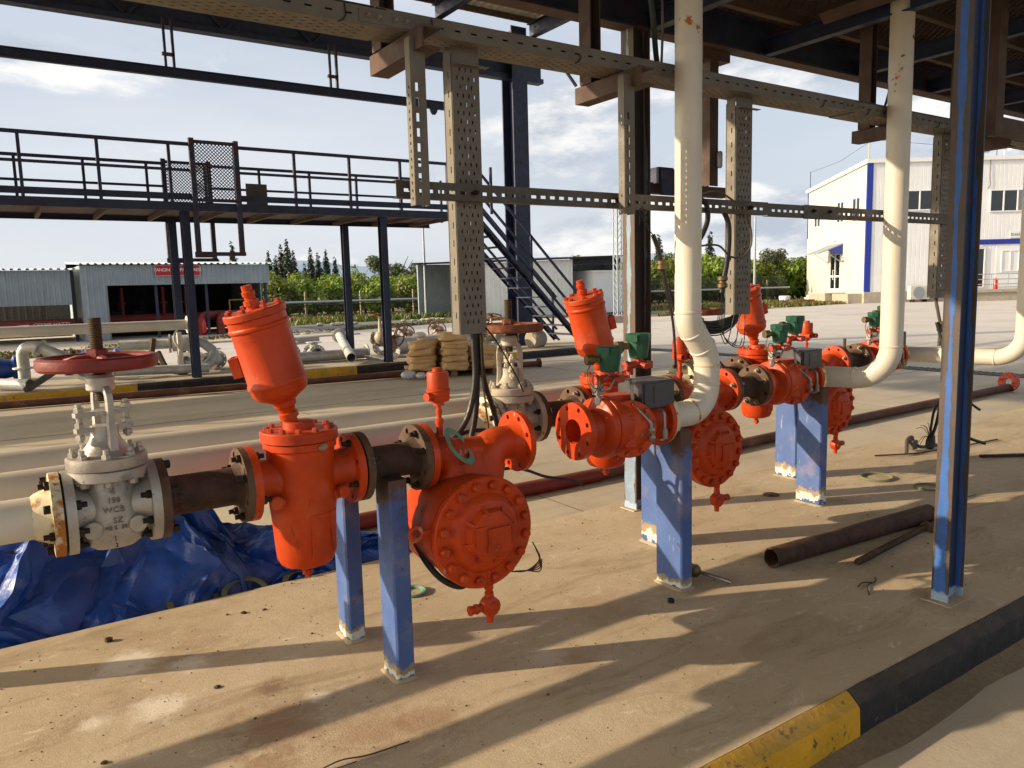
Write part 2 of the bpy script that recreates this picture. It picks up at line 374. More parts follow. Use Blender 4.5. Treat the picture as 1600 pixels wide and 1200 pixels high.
cloudc = wmix(wmr(n2.outputs['Fac'], .40, .60), (SKYB * .44, SKYB * .49, SKYB * .57, 1), (SKYB * .86, SKYB * .85, SKYB * .83, 1))
dv = wn('ShaderNodeVectorMath'); dv.operation = 'DOT_PRODUCT'; t.links.new(tc.outputs['Generated'], dv.inputs[0]); dv.inputs[1].default_value = (.80, .57, .19)
side = wmr(dv.outputs['Value'], .90, .985, 0, .13)
ad = wn('ShaderNodeMath'); ad.operation = 'ADD'; t.links.new(n1.outputs['Fac'], ad.inputs[0]); t.links.new(side, ad.inputs[1])
n3 = wn('ShaderNodeTexNoise'); n3.inputs['Scale'].default_value = 1.6; n3.inputs['Detail'].default_value = 7; n3.inputs['Roughness'].default_value = .5
mp3 = wn('ShaderNodeMapping'); mp3.inputs['Scale'].default_value = (1, 1, 5); mp3.inputs['Rotation'].default_value = (.25, .2, 0); t.links.new(tc.outputs['Generated'], mp3.inputs[0]); t.links.new(mp3.outputs[0], n3.inputs['Vector'])
veil = wmix(wmr(n3.outputs['Fac'], .38, .70, 0, .7), veil, (SKYB * .68, SKYB * .70, SKYB * .74, 1))     # stretched cirrus
cc = wmix(wmr(ad.outputs[0], .575, .65), veil, cloudc)
ds = wn('ShaderNodeVectorMath'); ds.operation = 'DOT_PRODUCT'; t.links.new(tc.outputs['Generated'], ds.inputs[0]); ds.inputs[1].default_value = tuple(SUN)
cc = wmix(wmr(ds.outputs['Value'], .60, .97), cc, (SKYB * 4.4, SKYB * 3.9, SKYB * 3.1, 1))      # unseen glow added round the sun to lift the ambient on the ground
t.links.new(cc, bg.inputs['Color']); bg.inputs['Strength'].default_value = .125
S.view_settings.view_transform = 'Standard'; S.view_settings.look = 'None'; S.view_settings.exposure = .72; S.view_settings.gamma = 1
S.view_settings.use_curve_mapping = False

# ------------------------------------------------------------------ ground, island, kerbs
def concrete(name, base, dark, pale, grit=1., streak=None, stains=True, fine=220., spots=(), far=None):
    N = NT(name); g = N.n('ShaderNodeNewGeometry'); N.co = g.outputs['Position']
    c = N.mix(N.ramp(N.noise(.9, 6), .3, .7), lin(base), lin(dark))
    c = N.mix(N.ramp(N.noise(3.3, 9, .7), .5, .75, 0, .55), c, lin(pale))
    c = N.mix(N.ramp(N.noise(fine, 3, .7), .35, .75, 0, .42 * grit), c, sc(lin(dark), .6))
    c = N.mix(N.ramp(N.noise(fine * .45, 4, .8), .62, .72, 0, .35 * grit), c, sc(lin(pale), 1.12))
    if streak: c = N.mix(N.ramp(N.noise(1.4, 8, .62, stretch=streak, dist=.6), .48, .72, 0, .5), c, sc(lin(dark), .62))
    if stains:
        c = N.mix(N.ramp(N.noise(1.7, 9, .74), .60, .74, 0, .6), c, lin('#84552f'))
        c = N.mix(N.ramp(N.noise(26, 6, .7), .71, .74, 0, .8), c, lin('#4a2f1c'))
        c = N.mix(N.ramp(N.noise(5, 9, .8, stretch=(1, 2.4, 1), dist=1.4), .56, .66, 0, .6), c, lin('#dacfbc'))
        c = N.mix(N.ramp(N.noise(2.6, 10, .72, stretch=(.5, 1.8, 1), dist=.8), .48, .68, 0, .6), c, lin('#8a775b'))
        c = N.mix(N.ramp(N.noise(90, 4, .6), .68, .71, 0, .7), c, lin('#5c4a36'))
        w = N.n('ShaderNodeTexVoronoi'); w.feature = 'DISTANCE_TO_EDGE'; w.inputs['Scale'].default_value = .55
        wv = N.n('ShaderNodeVectorMath'); wv.operation = 'ADD'; N.l(N.co, wv.inputs[0])
        nn = N.n('ShaderNodeTexNoise'); nn.inputs['Scale'].default_value = 3; nn.inputs['Detail'].default_value = 6; N.l(N.co, nn.inputs['Vector'])
        N.l(nn.outputs['Color'], wv.inputs[1]); N.l(wv.outputs[0], w.inputs['Vector'])
        c = N.mix(N.ramp(w.outputs['Distance'], .001, .004, .22, 0), c, sc(lin(dark), .45))
    if far:
        sp = N.n('ShaderNodeSeparateXYZ'); N.l(N.co, sp.inputs[0])
        c = N.mix(N.ramp(N.math('ADD', sp.outputs['Y'], N.math('MULTIPLY', sp.outputs['X'], .7)), 14, 24), c, N.mix(N.ramp(N.noise(.5, 6), .3, .7), lin(far), sc(lin(far), .86)))
    for (sx_, sy_, sr, colr, amt) in [(q[0], q[1], q[2], q[3], q[4] * (.62 if q[3] < '#a' else .95)) for q in spots]:
        vd = N.n('ShaderNodeVectorMath'); vd.operation = 'DISTANCE'; N.l(N.co, vd.inputs[0]); vd.inputs[1].default_value = (sx_, sy_, 0)
        w_ = N.math('ADD', N.math('DIVIDE', vd.outputs['Value'], sr), N.math('MULTIPLY', N.math('SUBTRACT', N.noise(11, 9, .78), .5), 2.4))
        c = N.mix(N.ramp(w_, .9, .15, 0, amt), c, lin(colr))
    N.l(c, N.b.inputs['Base Color']); N.b.inputs['Roughness'].default_value = .88; N.b.inputs['Specular IOR Level'].default_value = .3
    h = N.math('ADD', N.math('MULTIPLY', N.noise(fine * .6, 5, .75), .45), N.math('MULTIPLY', N.noise(11, 7, .6), .8))
    N.l(N.bump(h, .55 * grit, .008), N.b.inputs['Normal'])
    return N.m
SPOTS = [(.62, 2.26, .24, '#7a4a26', .75), (.68, 2.5, .10, '#5a2c16', .8), (.52, 2.06, .16, '#7c4c2a', .7), (.84, 2.06, .2, '#8a5c36', .6), (1.02, 2.0, .16, '#7f5230', .6), (2.0, 2.32, .25, '#8f6a44', .5), (1.6, 2.05, .2, '#86603e', .5),
 (.30, 3.0, .16, '#ded6c6', .8), (.34, 2.6, .14, '#e0d8c8', .8), (.15, 2.62, .07, '#ded6c6', .7), (.48, 2.86, .10, '#e0d8c8', .7), (.78, 2.36, .06, '#e4dccc', .7), (1.55, 2.12, .12, '#d8cfbe', .5), (1.05, 2.35, .18, '#8d7a5c', .5), (2.4, 2.3, .25, '#8d7a5c', .5), (3.14, 1.5, .22, '#7d6c52', .55), (3.3, 2.0, .5, '#8a785c', .4)]
M['island'] = concrete('island_concrete', '#c3b297', '#b19f83', '#cbbfaa', spots=SPOTS)
M['yard'] = concrete('yard_concrete', '#bcb09c', '#a99e8b', '#c3baaa', .7, (.25, 1.6, 1), False, 120, (), '#aaa49e')
M['island2'] = concrete('far_island_concrete', '#b0a796', '#9f9581', '#bab09c', .8)
M['gravel'] = concrete('gravel_strip', '#77746f', '#5d5a55', '#8c8880', 1.5, None, False, 30)
M['soil'] = concrete('field_soil', '#77704a', '#5f5a36', '#8a805c', 1.4, None, False, 9)
M['hills'] = P('far_hills', '#74899c', .95, var=.12, vs=.004, bump=0)  # air haze put into the colour as a pale blue-grey
M['footing'] = concrete('kerb_foot_mortar', '#8d7d64', '#6e5f4a', '#a3947a', 1.2, None, False, 60)
GZ = -.15
mb = MB(); n = 60
mb.quad((-9000, -9000, GZ - .02), (9000, -9000, GZ - .02), (9000, 9000, GZ - .02), (-9000, 9000, GZ - .02)); struct(mb, 'ground', M['soil'])
mb = MB(); mb.add([(-60, -25, GZ), (95, -25, GZ), (95, 24, GZ), (46, 27, GZ), (33, 26.3, GZ), (25, 25.2, GZ), (22, 29.5, GZ), (16, 29.6, GZ), (8.4, 26.9, GZ), (3, 23.2, GZ), (-60, 19.5, GZ)], [tuple(range(11))]); struct(mb, 'yard', M['yard'])
mb = MB(); mb.add([(9.6, 29.5, GZ - .008), (16.5, 31.3, GZ - .008), (24, 31.4, GZ - .008), (30, 27.4, GZ - .008), (36, 28.1, GZ - .008), (30, 31.5, GZ - .008), (21, 36.2, GZ - .008), (11, 35.5, GZ - .008)], [tuple(range(8))]); struct(mb, 'gravel_path', M['gravel'])
mb = MB(); mb.bx(-6, 10.6, 25.2, 36, GZ - .3, GZ + .05); struct(mb, 'pump_house_slab', M['concrete_w'])

def slab(name, x0, x1, y0, y1, mat, kerbf):
    mb = MB(); nx = 2; mb.bx(x0, x1, y0, y1, GZ - .3, 0); struct(mb, name, mat)
slab('island', -6, 13, 1.356, 3.43, M['island'], 0)
# kerb stones, each painted length a piece of its own with a worn rounded top edge
def kerb(name, x0, x1, y, side, mat, zt=.004):
    mb = MB(); N = max(2, int((x1 - x0) / .06)); rings = []
    rr = random.Random(int(x0 * 100))
    for i in range(N + 1):
        x = x0 + (x1 - x0) * i / N; w = lambda a: a * (mnoise.noise(V((x * 7, y, a * 90))) + .4 * mnoise.noise(V((x * 31, y, a * 50))))
        p = [(.03, GZ - .1), (.03, -.02), (.004 + w(.008), zt), (-.006 + w(.005), zt - .004 + w(.003)), (-.040 + w(.007), -.030 + w(.009)), (-.044 + w(.005), -.040 + w(.008)), (-.047 + w(.003), -.10), (-.05 + w(.004), GZ - .1)]
        rings.append([V((x, y + side * a, z)) for a, z in p])
    mb.loft(rings)
    return struct(mb, name, mat, 24)
k0 = 2.176
for i in range(-4, 6):
    kerb('kerb', k0 + 1.8 * (i - 1), k0 + 1.8 * i - .004, 1.345, 1, M['yellow'] if i % 2 == 0 else M['kerbblack'])
mb = MB(); rings = []
for i in range(120):   # mortar fillet and dust along the foot of the kerb
    x = -4 + i * .12; a = .035 + .03 * mnoise.noise(V((x * 2.3, 0, 0))) + .012 * mnoise.noise(V((x * 11, 3, 0)))
    rings.append([V((x, 1.31, GZ + .026)), V((x, 1.29 - a * .4, GZ + .016)), V((x, 1.27 - a * 1.6, GZ + .001)), V((x, 1.31, GZ - .01))])
mb.loft(rings); struct(mb, 'kerb_footing', M['footing'], 50)
slab('far_island', -14, 12.1, 13.05, 15.9, M['island2'], 0)
for i in range(-8, 14):
    if i > 6: continue
    kerb('kerb', 1.77 + 1.8 * (i - 1), min(12.15, 1.77 + 1.8 * i - .004), 13.03, 1, M['yellow'] if i % 2 == 0 else M['kerbblack'])
mb = MB()
for y in (6.4, 9.7): mb.bx(-8, 12.0, y - .006, y + .006, GZ, GZ + .0025)
for x in (-2.2, 3.1, 8.4): mb.bx(x - .006, x + .006, 3.44, 12.95, GZ, GZ + .0021)
for y in (18.5, 22): mb.bx(-8, 40, y - .008, y + .008, GZ, GZ + .0025)
struct(mb, 'yard_joints', M['footing'])
# drain grate across the lane, right
mb = MB(); mb.bx(12.1, 12.55, 3.6, 12.8, GZ + .001, GZ + .004); 
o = struct(mb, 'drain_channel', M['dark'])
mb = MB()
for i in range(92): mb.bx(12.12, 12.53, 3.6 + i * .10, 3.64 + i * .10, GZ + .005, GZ + .012)
solo(mb, 'drain_grate', M['galvdark'], 'long dark drain grating set flush across the concrete lane', 'drain')
# hills: one ridge sheet with real relief, kilometres away
mb = MB(); rows = []
fw = V((.553, .824, 0)).normalized(); rt = V((.83, -.556, 0)).normalized()
for j in range(8):
    r = []
    for i in range(120):
        u = -3600 + 7200 * i / 119; d = 3300 + j * 260
        hgt = 215 * (.55 + .5 * mnoise.noise(V((u * .0011, 3.3, 0))) + .28 * mnoise.noise(V((u * .0035, 9, 0))) + .06 * mnoise.noise(V((u * .014, 2, j * .3))))
        prof_ = math.sin(PI * min(1, j / 5.)) ** .8 if j < 6 else .4
        r.append(fw * d + rt * u + V((0, 0, -5 + max(4, hgt) * prof_)))
    rows.append(r)
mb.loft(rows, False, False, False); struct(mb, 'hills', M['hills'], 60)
# ------------------------------------------------------------------ metering trains
Z0 = .745
X_, Y_, Zv = V((1, 0, 0)), V((0, 1, 0)), V((0, 0, 1))
mb = MB(); mb.hexa((0, 0, 0), Zv, .0125, .016); ME_BOLT = mb.mesh('bolt', M['boltdark'])
mb = MB(); mb.hexa((0, 0, 0), Zv, .013, .013); mb.cyl((0, 0, .012), (0, 0, .026), .0075, n=10); ME_STUD = mb.mesh('stud', M['boltdark'])
mb = MB(); mb.hexa((0, 0, 0), Zv, .0105, .012); ME_SMALL = mb.mesh('cover_bolt', M['orange_bolt'])
mb = MB(); mb.lathe([(.0165, 0), (.0165, .016), (.012, .022)], (0, 0, 0), Zv, 14); ME_COVER = mb.mesh('cover_bolt', M['orange'])
ORD = ['nearest', 'middle', 'farthest']
def ring_pts(c, ax, r, n, ph):
    x, y, z = frame(ax); c = V(c)
    return [c + (x * math.cos(ph + 2 * PI * k / n) + y * math.sin(ph + 2 * PI * k / n)) * r for k in range(n)]

def gate_valve(k, o, mbody, mwheel, yaw, lab, mbolt):
    x0, y0, z0 = o
    t = thing('gate_valve', lab, 'gate valve', (x0, y0, 0), 'gate valves of the metering lines')
    def W_(x, y, z): return V((x0 + x, y0 + y, z0 + z))
    mb = MB()
    mb.flange(W_(-.115, 0, 0), X_, .115, .024, .05, hr=.0105); mb.flange(W_(.091, 0, 0), X_, .115, .024, .05, hr=.0105)
    mb.lathe([(.08, -.092), (.066, -.075), (.06, -.05), (.06, .05), (.066, .075), (.08, .092)], W_(0, 0, 0), X_, 32, False)
    rings = []
    for z, hx, hy in [(-.117, .022, .022), (-.112, .05, .04), (-.095, .072, .058), (-.06, .08, .07), (-.02, .068, .072), (.03, .06, .068), (.075, .058, .062), (.09, .058, .06)]:
        rings.append([W_(hx * abs(math.cos(a)) ** .7 * (1 if math.cos(a) > 0 else -1), hy * abs(math.sin(a)) ** .7 * (1 if math.sin(a) > 0 else -1), z) for a in [2 * PI * i / 32 for i in range(32)]])
    mb.loft(rings)
    for s in (-1, 1): mb.lathe([(.024, 0), (.024, .006), (.021, .008)], W_(s * .055, -.066, -.045), V((0, -1, -.1)), 20)
    mb.lathe([(.1, 0), (.103, .003), (.103, .027), (.1, .029)], W_(0, 0, .085), Zv, 40)
    part(mb, 'body', mbody, t)
    mb = MB()
    mb.lathe([(.1, 0), (.102, .003), (.102, .029), (.098, .032)], W_(0, 0, .1165), Zv, 40)
    mb.lathe([(.072, .147), (.066, .155), (.052, .172), (.04, .19), (.035, .205), (.035, .23)], W_(0, 0, 0), Zv, 28)
    Rz = Matrix.Rotation(yaw, 3, 'Z'); d = Rz @ X_; e = Rz @ Y_
    cc = W_(0, 0, 0)
    for s in (-1, 1):
        path = [cc + d * s * .05 + Zv * .155, cc + d * s * .048 + Zv * .185, cc + d * s * .046 + Zv * .22, cc + d * s * .046 + Zv * .30, cc + d * s * .036 + Zv * .33, cc + d * s * .02 + Zv * .345]
        pts = spline(path, 5); x, y, z = d, e, Zv
        rr = []
        for i, p in enumerate(pts):
            w = .022 - .006 * min(1, i / 14); rr.append([p + d * a + e * b for a, b in ((-.009, -w * .5), (-.009, w * .5), (.003, w * .62), (.012, .006), (.012, -.006), (.003, -w * .62))])
        mb.loft(rr)
    mb.lathe([(.03, .325), (.036, .33), (.036, .362), (.03, .37)], cc, Zv, 24)
    part(mb, 'yoke', mbody, t)
    for z, nm in ((.215, 'gland_flange'), (.258, 'gland_follower')):
        mb = MB(); mb.lathe([(.03, z), (.03, z + .014)], cc, Zv, 20)
        mb.box(cc + Zv * (z + .007), (.024, .15, .013), Rz)
        part(mb, nm, mbody, t)
    for s in (-1, 1):
        mb = MB(); p = cc + e * s * .062
        mb.cyl(p + Zv * .19, p + Zv * .295, .0075, n=10)
        for zz in (.196, .229, .272): mb.hexa(p + Zv * zz, Zv, .0135, .014)
        part(mb, 'gland_bolt', mbody, t)
    for p in ring_pts(cc + Zv * .147, Zv, .082, 8, yaw + PI / 8): inst('bolt', ME_STUD, t, p, Zv, mbody)
    for p in ring_pts(cc + Zv * .086, Zv, .084, 8, yaw + PI / 8): inst('nut', ME_BOLT, t, p, -Zv, mbody)
    for sx, ax in ((-.091, X_), (.091, -X_)):
        for i, p in enumerate(ring_pts(cc + X_ * sx, X_, .0955, 8, PI / 8)):
            if p.z < z0 + .08: inst('bolt', ME_STUD, t, p, ax, mbolt)
    for sx, ax in ((-.149, -X_), (.149, X_)):
        for i, p in enumerate(ring_pts(cc + X_ * sx, X_, .0955, 8, PI / 8)):
            if i % 2: inst('bolt', ME_BOLT, t, p, ax, mbolt)
    mb = MB(); pr = []
    N = 46
    for i in range(N * 2 + 1): pr.append((.0175 if i % 2 else .0148, .30 + .225 * i / (N * 2)))
    mb.lathe(pr, cc, Zv, 16); part(mb, 'stem', M['stem'], t, 20)
    mb = MB(); zc = .405
    mb.torus(cc + Zv * zc, Zv, .138, [(-.011, -.014), (-.006, -.019), (.006, -.019), (.012, -.012), (.013, .0), (.012, .012), (.006, .017), (-.004, .017), (-.010, .012), (-.011, -.014)], 56)
    for i in range(5):
        a = yaw + .5 + 2 * PI * i / 5; dv = V((math.cos(a), math.sin(a), 0))
        pts = [cc + dv * .024 + Zv * (zc + .008), cc + dv * .07 + Zv * (zc + .006), cc + dv * .13 + Zv * (zc - .004)]
        mb.tube(spline(pts, 4), [.012] * 5 + [.009] * 4, 8)
    mb.lathe([(.034, -.022), (.036, -.016), (.036, .008), (.03, .014)], cc + Zv * zc, Zv, 24); mb.hexa(cc + Zv * (zc + .014), Zv, .029, .022, 6)
    part(mb, 'handwheel', mwheel, t)
    return t, cc

def text_mesh(txt, size, depth=.001, font_spacing=1.0):
    cu = bpy.data.curves.new('t', 'FONT'); cu.body = txt; cu.size = size; cu.extrude = depth; cu.align_x = 'CENTER'; cu.align_y = 'CENTER'; cu.space_character = font_spacing
    cu.resolution_u = 3
    o = bpy.data.objects.new('t', cu); COL.objects.link(o); bpy.context.view_layer.update()
    me = bpy.data.meshes.new_from_object(o.evaluated_get(bpy.context.evaluated_depsgraph_get()))
    bpy.data.objects.remove(o); bpy.data.curves.remove(cu); return me
def lettering(name, txt, size, loc, xdir, ydir, mat, parent, depth=.001, sp=1.0):
    me = text_mesh(txt, size, depth, sp); me.materials.clear(); me.materials.append(mat); me.name = name
    o = bpy.data.objects.new(name, me); COL.objects.link(o); o.parent = parent
    x = V(xdir).normalized(); y = V(ydir).normalized(); z = x.cross(y)
    Mx = Matrix((x, y, z)).transposed().to_4x4(); Mx.translation = V(loc) - OFF[parent.name]; o.matrix_local = Mx
    OFF[o.name] = OFF[parent.name]; return o

def spool(o0, x0, x1, lab, bolts=True, th=.024, mf=None, stub=False):
    """rusty pipe piece with a flange at each end"""
    xx, y, z = o0; mf = mf or M['rustflange']
    t = thing('pipe_spool', lab, 'pipe piece', (x0, y, 0), 'rusty flanged pipe pieces of the metering lines')
    mb = MB(); mb.cyl((x0 + .02, y, z), (x1 - .02, y, z), .0575, n=32); mb.lathe([(.0575, .045), (.061, .036), (.074, .024)], (x0, y, z), X_, 32, False); mb.lathe([(.0575, .045), (.061, .036), (.074, .024)], (x1, y, z), -X_, 32, False)
    part(mb, 'pipe', M['rust'], t)
    for nm, xa in (('flange', x0), ('flange', x1 - th)):
        mb = MB(); mb.flange((xa, y, z), X_, .1145, th, .05, hr=.0105); part(mb, nm, mf, t)
    if bolts:
        for i, p in enumerate(ring_pts((x0 + th, y, z), X_, .0955, 8, PI / 8)):
            if i % 3 == 0: inst('bolt', ME_STUD, t, p, X_, M['boltzinc'] if bolts == 2 else None)
        for i, p in enumerate(ring_pts((x1 - th, y, z), X_, .0955, 8, PI / 8)):
            if i % 3 != 1: inst('bolt', ME_STUD, t, p, -X_, M['boltzinc'] if bolts == 2 else None)
    if stub:
        mb = MB(); mb.cyl((x0 + .1, y, z + .05), (x0 + .1, y, z + .16), .011, n=10); part(mb, 'vent_stub', M['rustflange'], t)
    return t

def gasket_disc(mb, x, y, z, r=.112, th=.006):
    mb.flange((x, y, z), X_, r, th, .055, 0 or 8, hr=.009)

def strainer(k, o, lab):
    xc, y, z = o
    t = thing('strainer', lab, 'strainer', (xc, y, 0), 'orange strainers of the metering lines')
    mb = MB(); cc = V((xc, y, 0))
    mb.lathe([(.02, .452), (.06, .455), (.082, .464), (.092, .482), (.0945, .52), (.101, .62), (.105, .66), (.105, .835), (.113, .84), (.113, .86)], cc, Zv, 48)
    for s in (-1, 1):
        mb.lathe([(.07, .06), (.064, .10), (.068, .135), (.078, .152)], V((xc, y, z)), X_ * s, 32, False)
        mb.flange(V((xc + s * (.176 if s > 0 else .176), y, z)) - (X_ * .024 if s > 0 else V((0, 0, 0))), X_, .115, .024, .05, hr=.0105)
        mb.lathe([(.021, 0), (.021, .018), (.017, .022)], V((xc + s * .105, y - .068, z - .055)), V((s * .25, -1, 0)), 20)
        mb.tube([V((xc + s * .06, y - .05, z - .065)), V((xc + s * .11, y - .055, z - .06))], .02, 10)
    # raised name plate pad on the belly
    rr = []
    for a in [PI * (1.46 + .34 * i / 8) for i in range(9)]:
        rr.append([cc + V((math.cos(a) * r, math.sin(a) * r, zz)) for r, zz in ((.098, .50), (.1, .502), (.105, .635), (.1, .637))])
    mb.loft(rr)
    part(mb, 'body', M['orange'], t)
    mb = MB(); mb.lathe([(.115, .862), (.12, .865), (.12, .893), (.117, .897), (.05, .898), (.048, .92), (.043, .923)], cc, Zv, 48); part(mb, 'cover', M['orange'], t)
    for p in ring_pts(cc + Zv * .897, Zv, .098, 12, .2): inst('bolt', ME_SMALL, t, p, Zv)
    mb = MB(); mb.lathe([(.012, 0), (.012, .02), (.017, .021), (.017, .035), (.01, .036), (.01, .045)], cc + Zv * .455, -Zv, 8); part(mb, 'drain_plug', M['orange'], t)
    mb = MB(); x_, yy_, zz_ = frame((.3, -1, 0)); nrm = V((math.cos(PI * 1.6), math.sin(PI * 1.6), 0))
    sd = Zv.cross(nrm); rr = []
    c0 = cc + nrm * .1135 + Zv * .848
    for hh in (0, .0025): rr.append([c0 + nrm * hh + sd * .018 * math.cos(2 * PI * i / 20) + Zv * .0095 * math.sin(2 * PI * i / 20) for i in range(20)])
    mb.loft(rr); part(mb, 'tag_plate', M['boltzinc'], t)
    for sx, ax in ((-.152, X_), (.152, -X_)):
        for i, p in enumerate(ring_pts((xc + sx, y, z), X_, .0955, 8, PI / 8)):
            if i % 2 == 0: inst('flange_bolt', ME_STUD, t, p, ax)
    return t

def air_tank(o, lean, lab, lugside=-1):
    """air release pot: leaning cylinder on the strainer cover. lean = unit axis"""
    b = V(o); ax = V(lean).normalized(); K = .91; L_ = lambda pr: [(r, h * K) for r, h in pr]; x, y, z = frame(ax, (0, 1, 0))
    t = thing('air_release_pot', lab, 'air release pot', tuple(b), 'orange air release pots on the strainers')
    mb = MB()
    mb.lathe(L_([(.022, 0), (.022, .022), (.03, .024), (.03, .042), (.024, .044), (.028, .062), (.034, .068), (.036, .085), (.06, .10), (.08, .113), (.087, .128), (.0885, .15), (.0925, .156), (.0925, .163), (.0885, .17), (.088, .345), (.0925, .351), (.0925, .358), (.0885, .364), (.089, .385)]), b, ax, 48)
    part(mb, 'pot', M['orange'], t)
    mb = MB(); mb.lathe(L_([(.09, .386), (.094, .389), (.094, .408), (.091, .412), (.02, .412)]), b, ax, 48); part(mb, 'lid', M['orange'], t)
    for p in ring_pts(b + ax * .411 * K, ax, .08, 8, .1): inst('bolt', ME_SMALL, t, p, ax)
    mb = MB(); mb.lathe(L_([(.02, .412), (.02, .425), (.024, .426), (.024, .442), (.017, .444), (.017, .456), (.02, .457), (.021, .470), (.0165, .474), (.0165, .492)]), b, ax, 12); part(mb, 'vent_nipple', M['orange'], t, 25)
    d = V((-.75, -.66, 0)) if lugside < 0 else V((.75, -.66, 0)); d = (d - ax * d.dot(ax)).normalized(); e = ax.cross(d)
    if lugside > 0: d = V((.95, -.3, 0)); d = (d - ax * d.dot(ax)).normalized(); e = ax.cross(d)
    else: d = V((-.85, .5, 0)); d = (d - ax * d.dot(ax)).normalized(); e = ax.cross(d)
    mb = MB(); p = b + d * .094 + ax * .215; Rm = Matrix((d, e, ax)).transposed()
    mb.box(p, (.012, .05, .062), Rm); mb.box(p + d * .014 + e * .02, (.02, .008, .062), Rm); mb.box(p + d * .014 - e * .02, (.02, .008, .062), Rm)
    mb.box(p + d * .022 + ax * .026, (.006, .04, .01), Rm); mb.box(p + d * .022 - ax * .026, (.006, .04, .01), Rm)
    part(mb, 'bracket_lug', M['orange'], t)
    return t

def meter(k, o, lab):
    """positive displacement meter: flanged inlet and outlet on top, round measuring chamber below with bolted front cover"""
    xc, y, z = o; t = thing('flow_meter', lab, 'flow meter', (xc, y, 0), 'orange flow meters of the metering lines')
    ax = V((0, -1, 0)); zc = .492; c = V((xc, y + .10, zc)); mb = MB()
    mb.lathe([(.15, 0), (.178, .008), (.183, .03), (.183, .235), (.186, .25), (.194, .256), (.195, .272)], c, ax, 64)
    # saddle, elbows and necks
    xi, xo = xc - .137, xc + .262
    for xa, xb, s in ((xi, xc - .02, 1), (xo, xc + .10, -1)):
        path = bend([(xa, y, z), (xa + s * .12, y, z), (xa + s * (.17 if s < 0 else .15), y - .01, z - .20)], .115, 8)
        mb.tube(path, [.062 + .02 * (i / len(path)) for i in range(len(path))], 28)
    mb.tube([(xi + .05, y, z - .005), (xc + .04, y, z - .012), (xc + .16, y, z - .012)], [.058, .055, .05], 24)
    rings = []
    for zz, hx, hy in [(zc + .13, .13, .10), (zc + .17, .115, .085), (zc + .2, .105, .07), (z - .03, .11, .062), (z + .012, .09, .045)]:
        rings.append([V((xc + .05 + hx * math.cos(a), y + hy * math.sin(a), zz)) for a in [2 * PI * i / 28 for i in range(28)]])
    mb.loft(rings)
    mb.flange((xi, y, z), X_, .115, .024, .05, hr=.0095); mb.flange((xo, y, z), X_, .115, .024, .05, hr=.0095)
    for xa, s in ((xi + .024, 1), (xo, -1)): mb.lathe([(.082, 0), (.07, .012), (.063, .03)], (xa, y, z), X_ * s, 28, False)
    part(mb, 'body', M['orange'], t)
    # front cover
    mb = MB(); f = c + ax * .274
    mb.lathe([(.194, 0), (.195, .004), (.195, .022), (.190, .027), (.140, .027), (.136, .031), (.134, .033), (.118, .05), (.112, .052)], f, ax, 64)
    x, yy, zz = frame(ax); hx_ = [f + ax * h + (x * math.cos(2 * PI * (i + .5) / 8) + yy * math.sin(2 * PI * (i + .5) / 8)) * r for r, h in ((.1, .048), (.088, .075), (.06, .08)) for i in range(8)]
    mb.loft([hx_[0:8], hx_[8:16], hx_[16:24]])
    for i in range(8):
        d = x * math.cos(2 * PI * i / 8 + .2) + yy * math.sin(2 * PI * i / 8 + .2)
        e = ax.cross(d); a0 = f + ax * .031 + d * .128; b0 = f + ax * .03 + d * .075
        mb.add([a0 - e * .006, a0 + e * .006, b0 + e * .006, b0 - e * .006, b0 + ax * .05 - e * .005, b0 + ax * .05 + e * .005, a0 + ax * .004 + e * .005, a0 + ax * .004 - e * .005], [(0, 1, 2, 3), (4, 5, 6, 7), (0, 3, 4, 7), (1, 2, 5, 6), (0, 1, 6, 7), (2, 3, 4, 5)])
    bx0 = f + ax * .085; mb.box(bx0 + V((.02, .006, -.012)), (.09, .022, .085)); mb.box(bx0 + V((-.045, .012, .006)), (.05, .022, .07))
    part(mb, 'front_cover', M['orange'], t)
    for p in ring_pts(f + ax * .026, ax, .166, 16, PI / 16): inst('cover_bolt', ME_COVER, t, p, ax)
    # drain cock below the cover
    mb = MB(); e0 = f + ax * .02 + V((.012, 0, -.165))
    mb.cyl(e0 + V((0, 0, .03)), e0 + V((0, 0, -.05)), .0125, n=12); mb.hexa(e0 + V((0, 0, -.02)), -Zv, .017, .022)
    q = e0 + V((0, 0, -.10)); mb.lathe([(.02, 0), (.02, .01), (.034, .014), (.036, .03), (.034, .05), (.02, .054), (.02, .06)], q + V((0, .03, 0)), ax, 12)
    mb.ball(q, .032, 14); mb.cyl(q, q + V((0, 0, -.06)), .014, .012, 10); mb.cyl(q, q + V((0, 0, .05)), .016, n=10)
    sgn = -1 if k == 0 else 1
    mb.cyl(q, q + V((sgn * .05, 0, 0)), .015, n=12); mb.lathe([(.018, .05), (.018, .058), (.0145, .06), (.0145, .072), (.017, .074), (.017, .082)], q, X_ * sgn, 12)
    part(mb, 'drain_cock', M['orange'], t)
    # lifting eye
    mb = MB(); p = c + ax * .262 + V((-.225, 0, .035)); mb.torus(p + V((-.018, 0, 0)), Y_, .022, [(.007 * math.cos(2 * PI * i / 8), .007 * math.sin(2 * PI * i / 8)) for i in range(9)], 20); mb.cyl(p + V((0, 0, 0)), p + V((.06, 0, 0)), .009, n=8)
    part(mb, 'lifting_eye', M['orange'], t)
    # transmitter on a slim stem by the inlet
    mb = MB(); s0 = V((xc - .055, y - .005, z + .045))
    mb.tube([s0 + V((.03, 0, -.02)), s0, s0 + V((-.005, 0, .03))], [.022, .018, .014], 12)
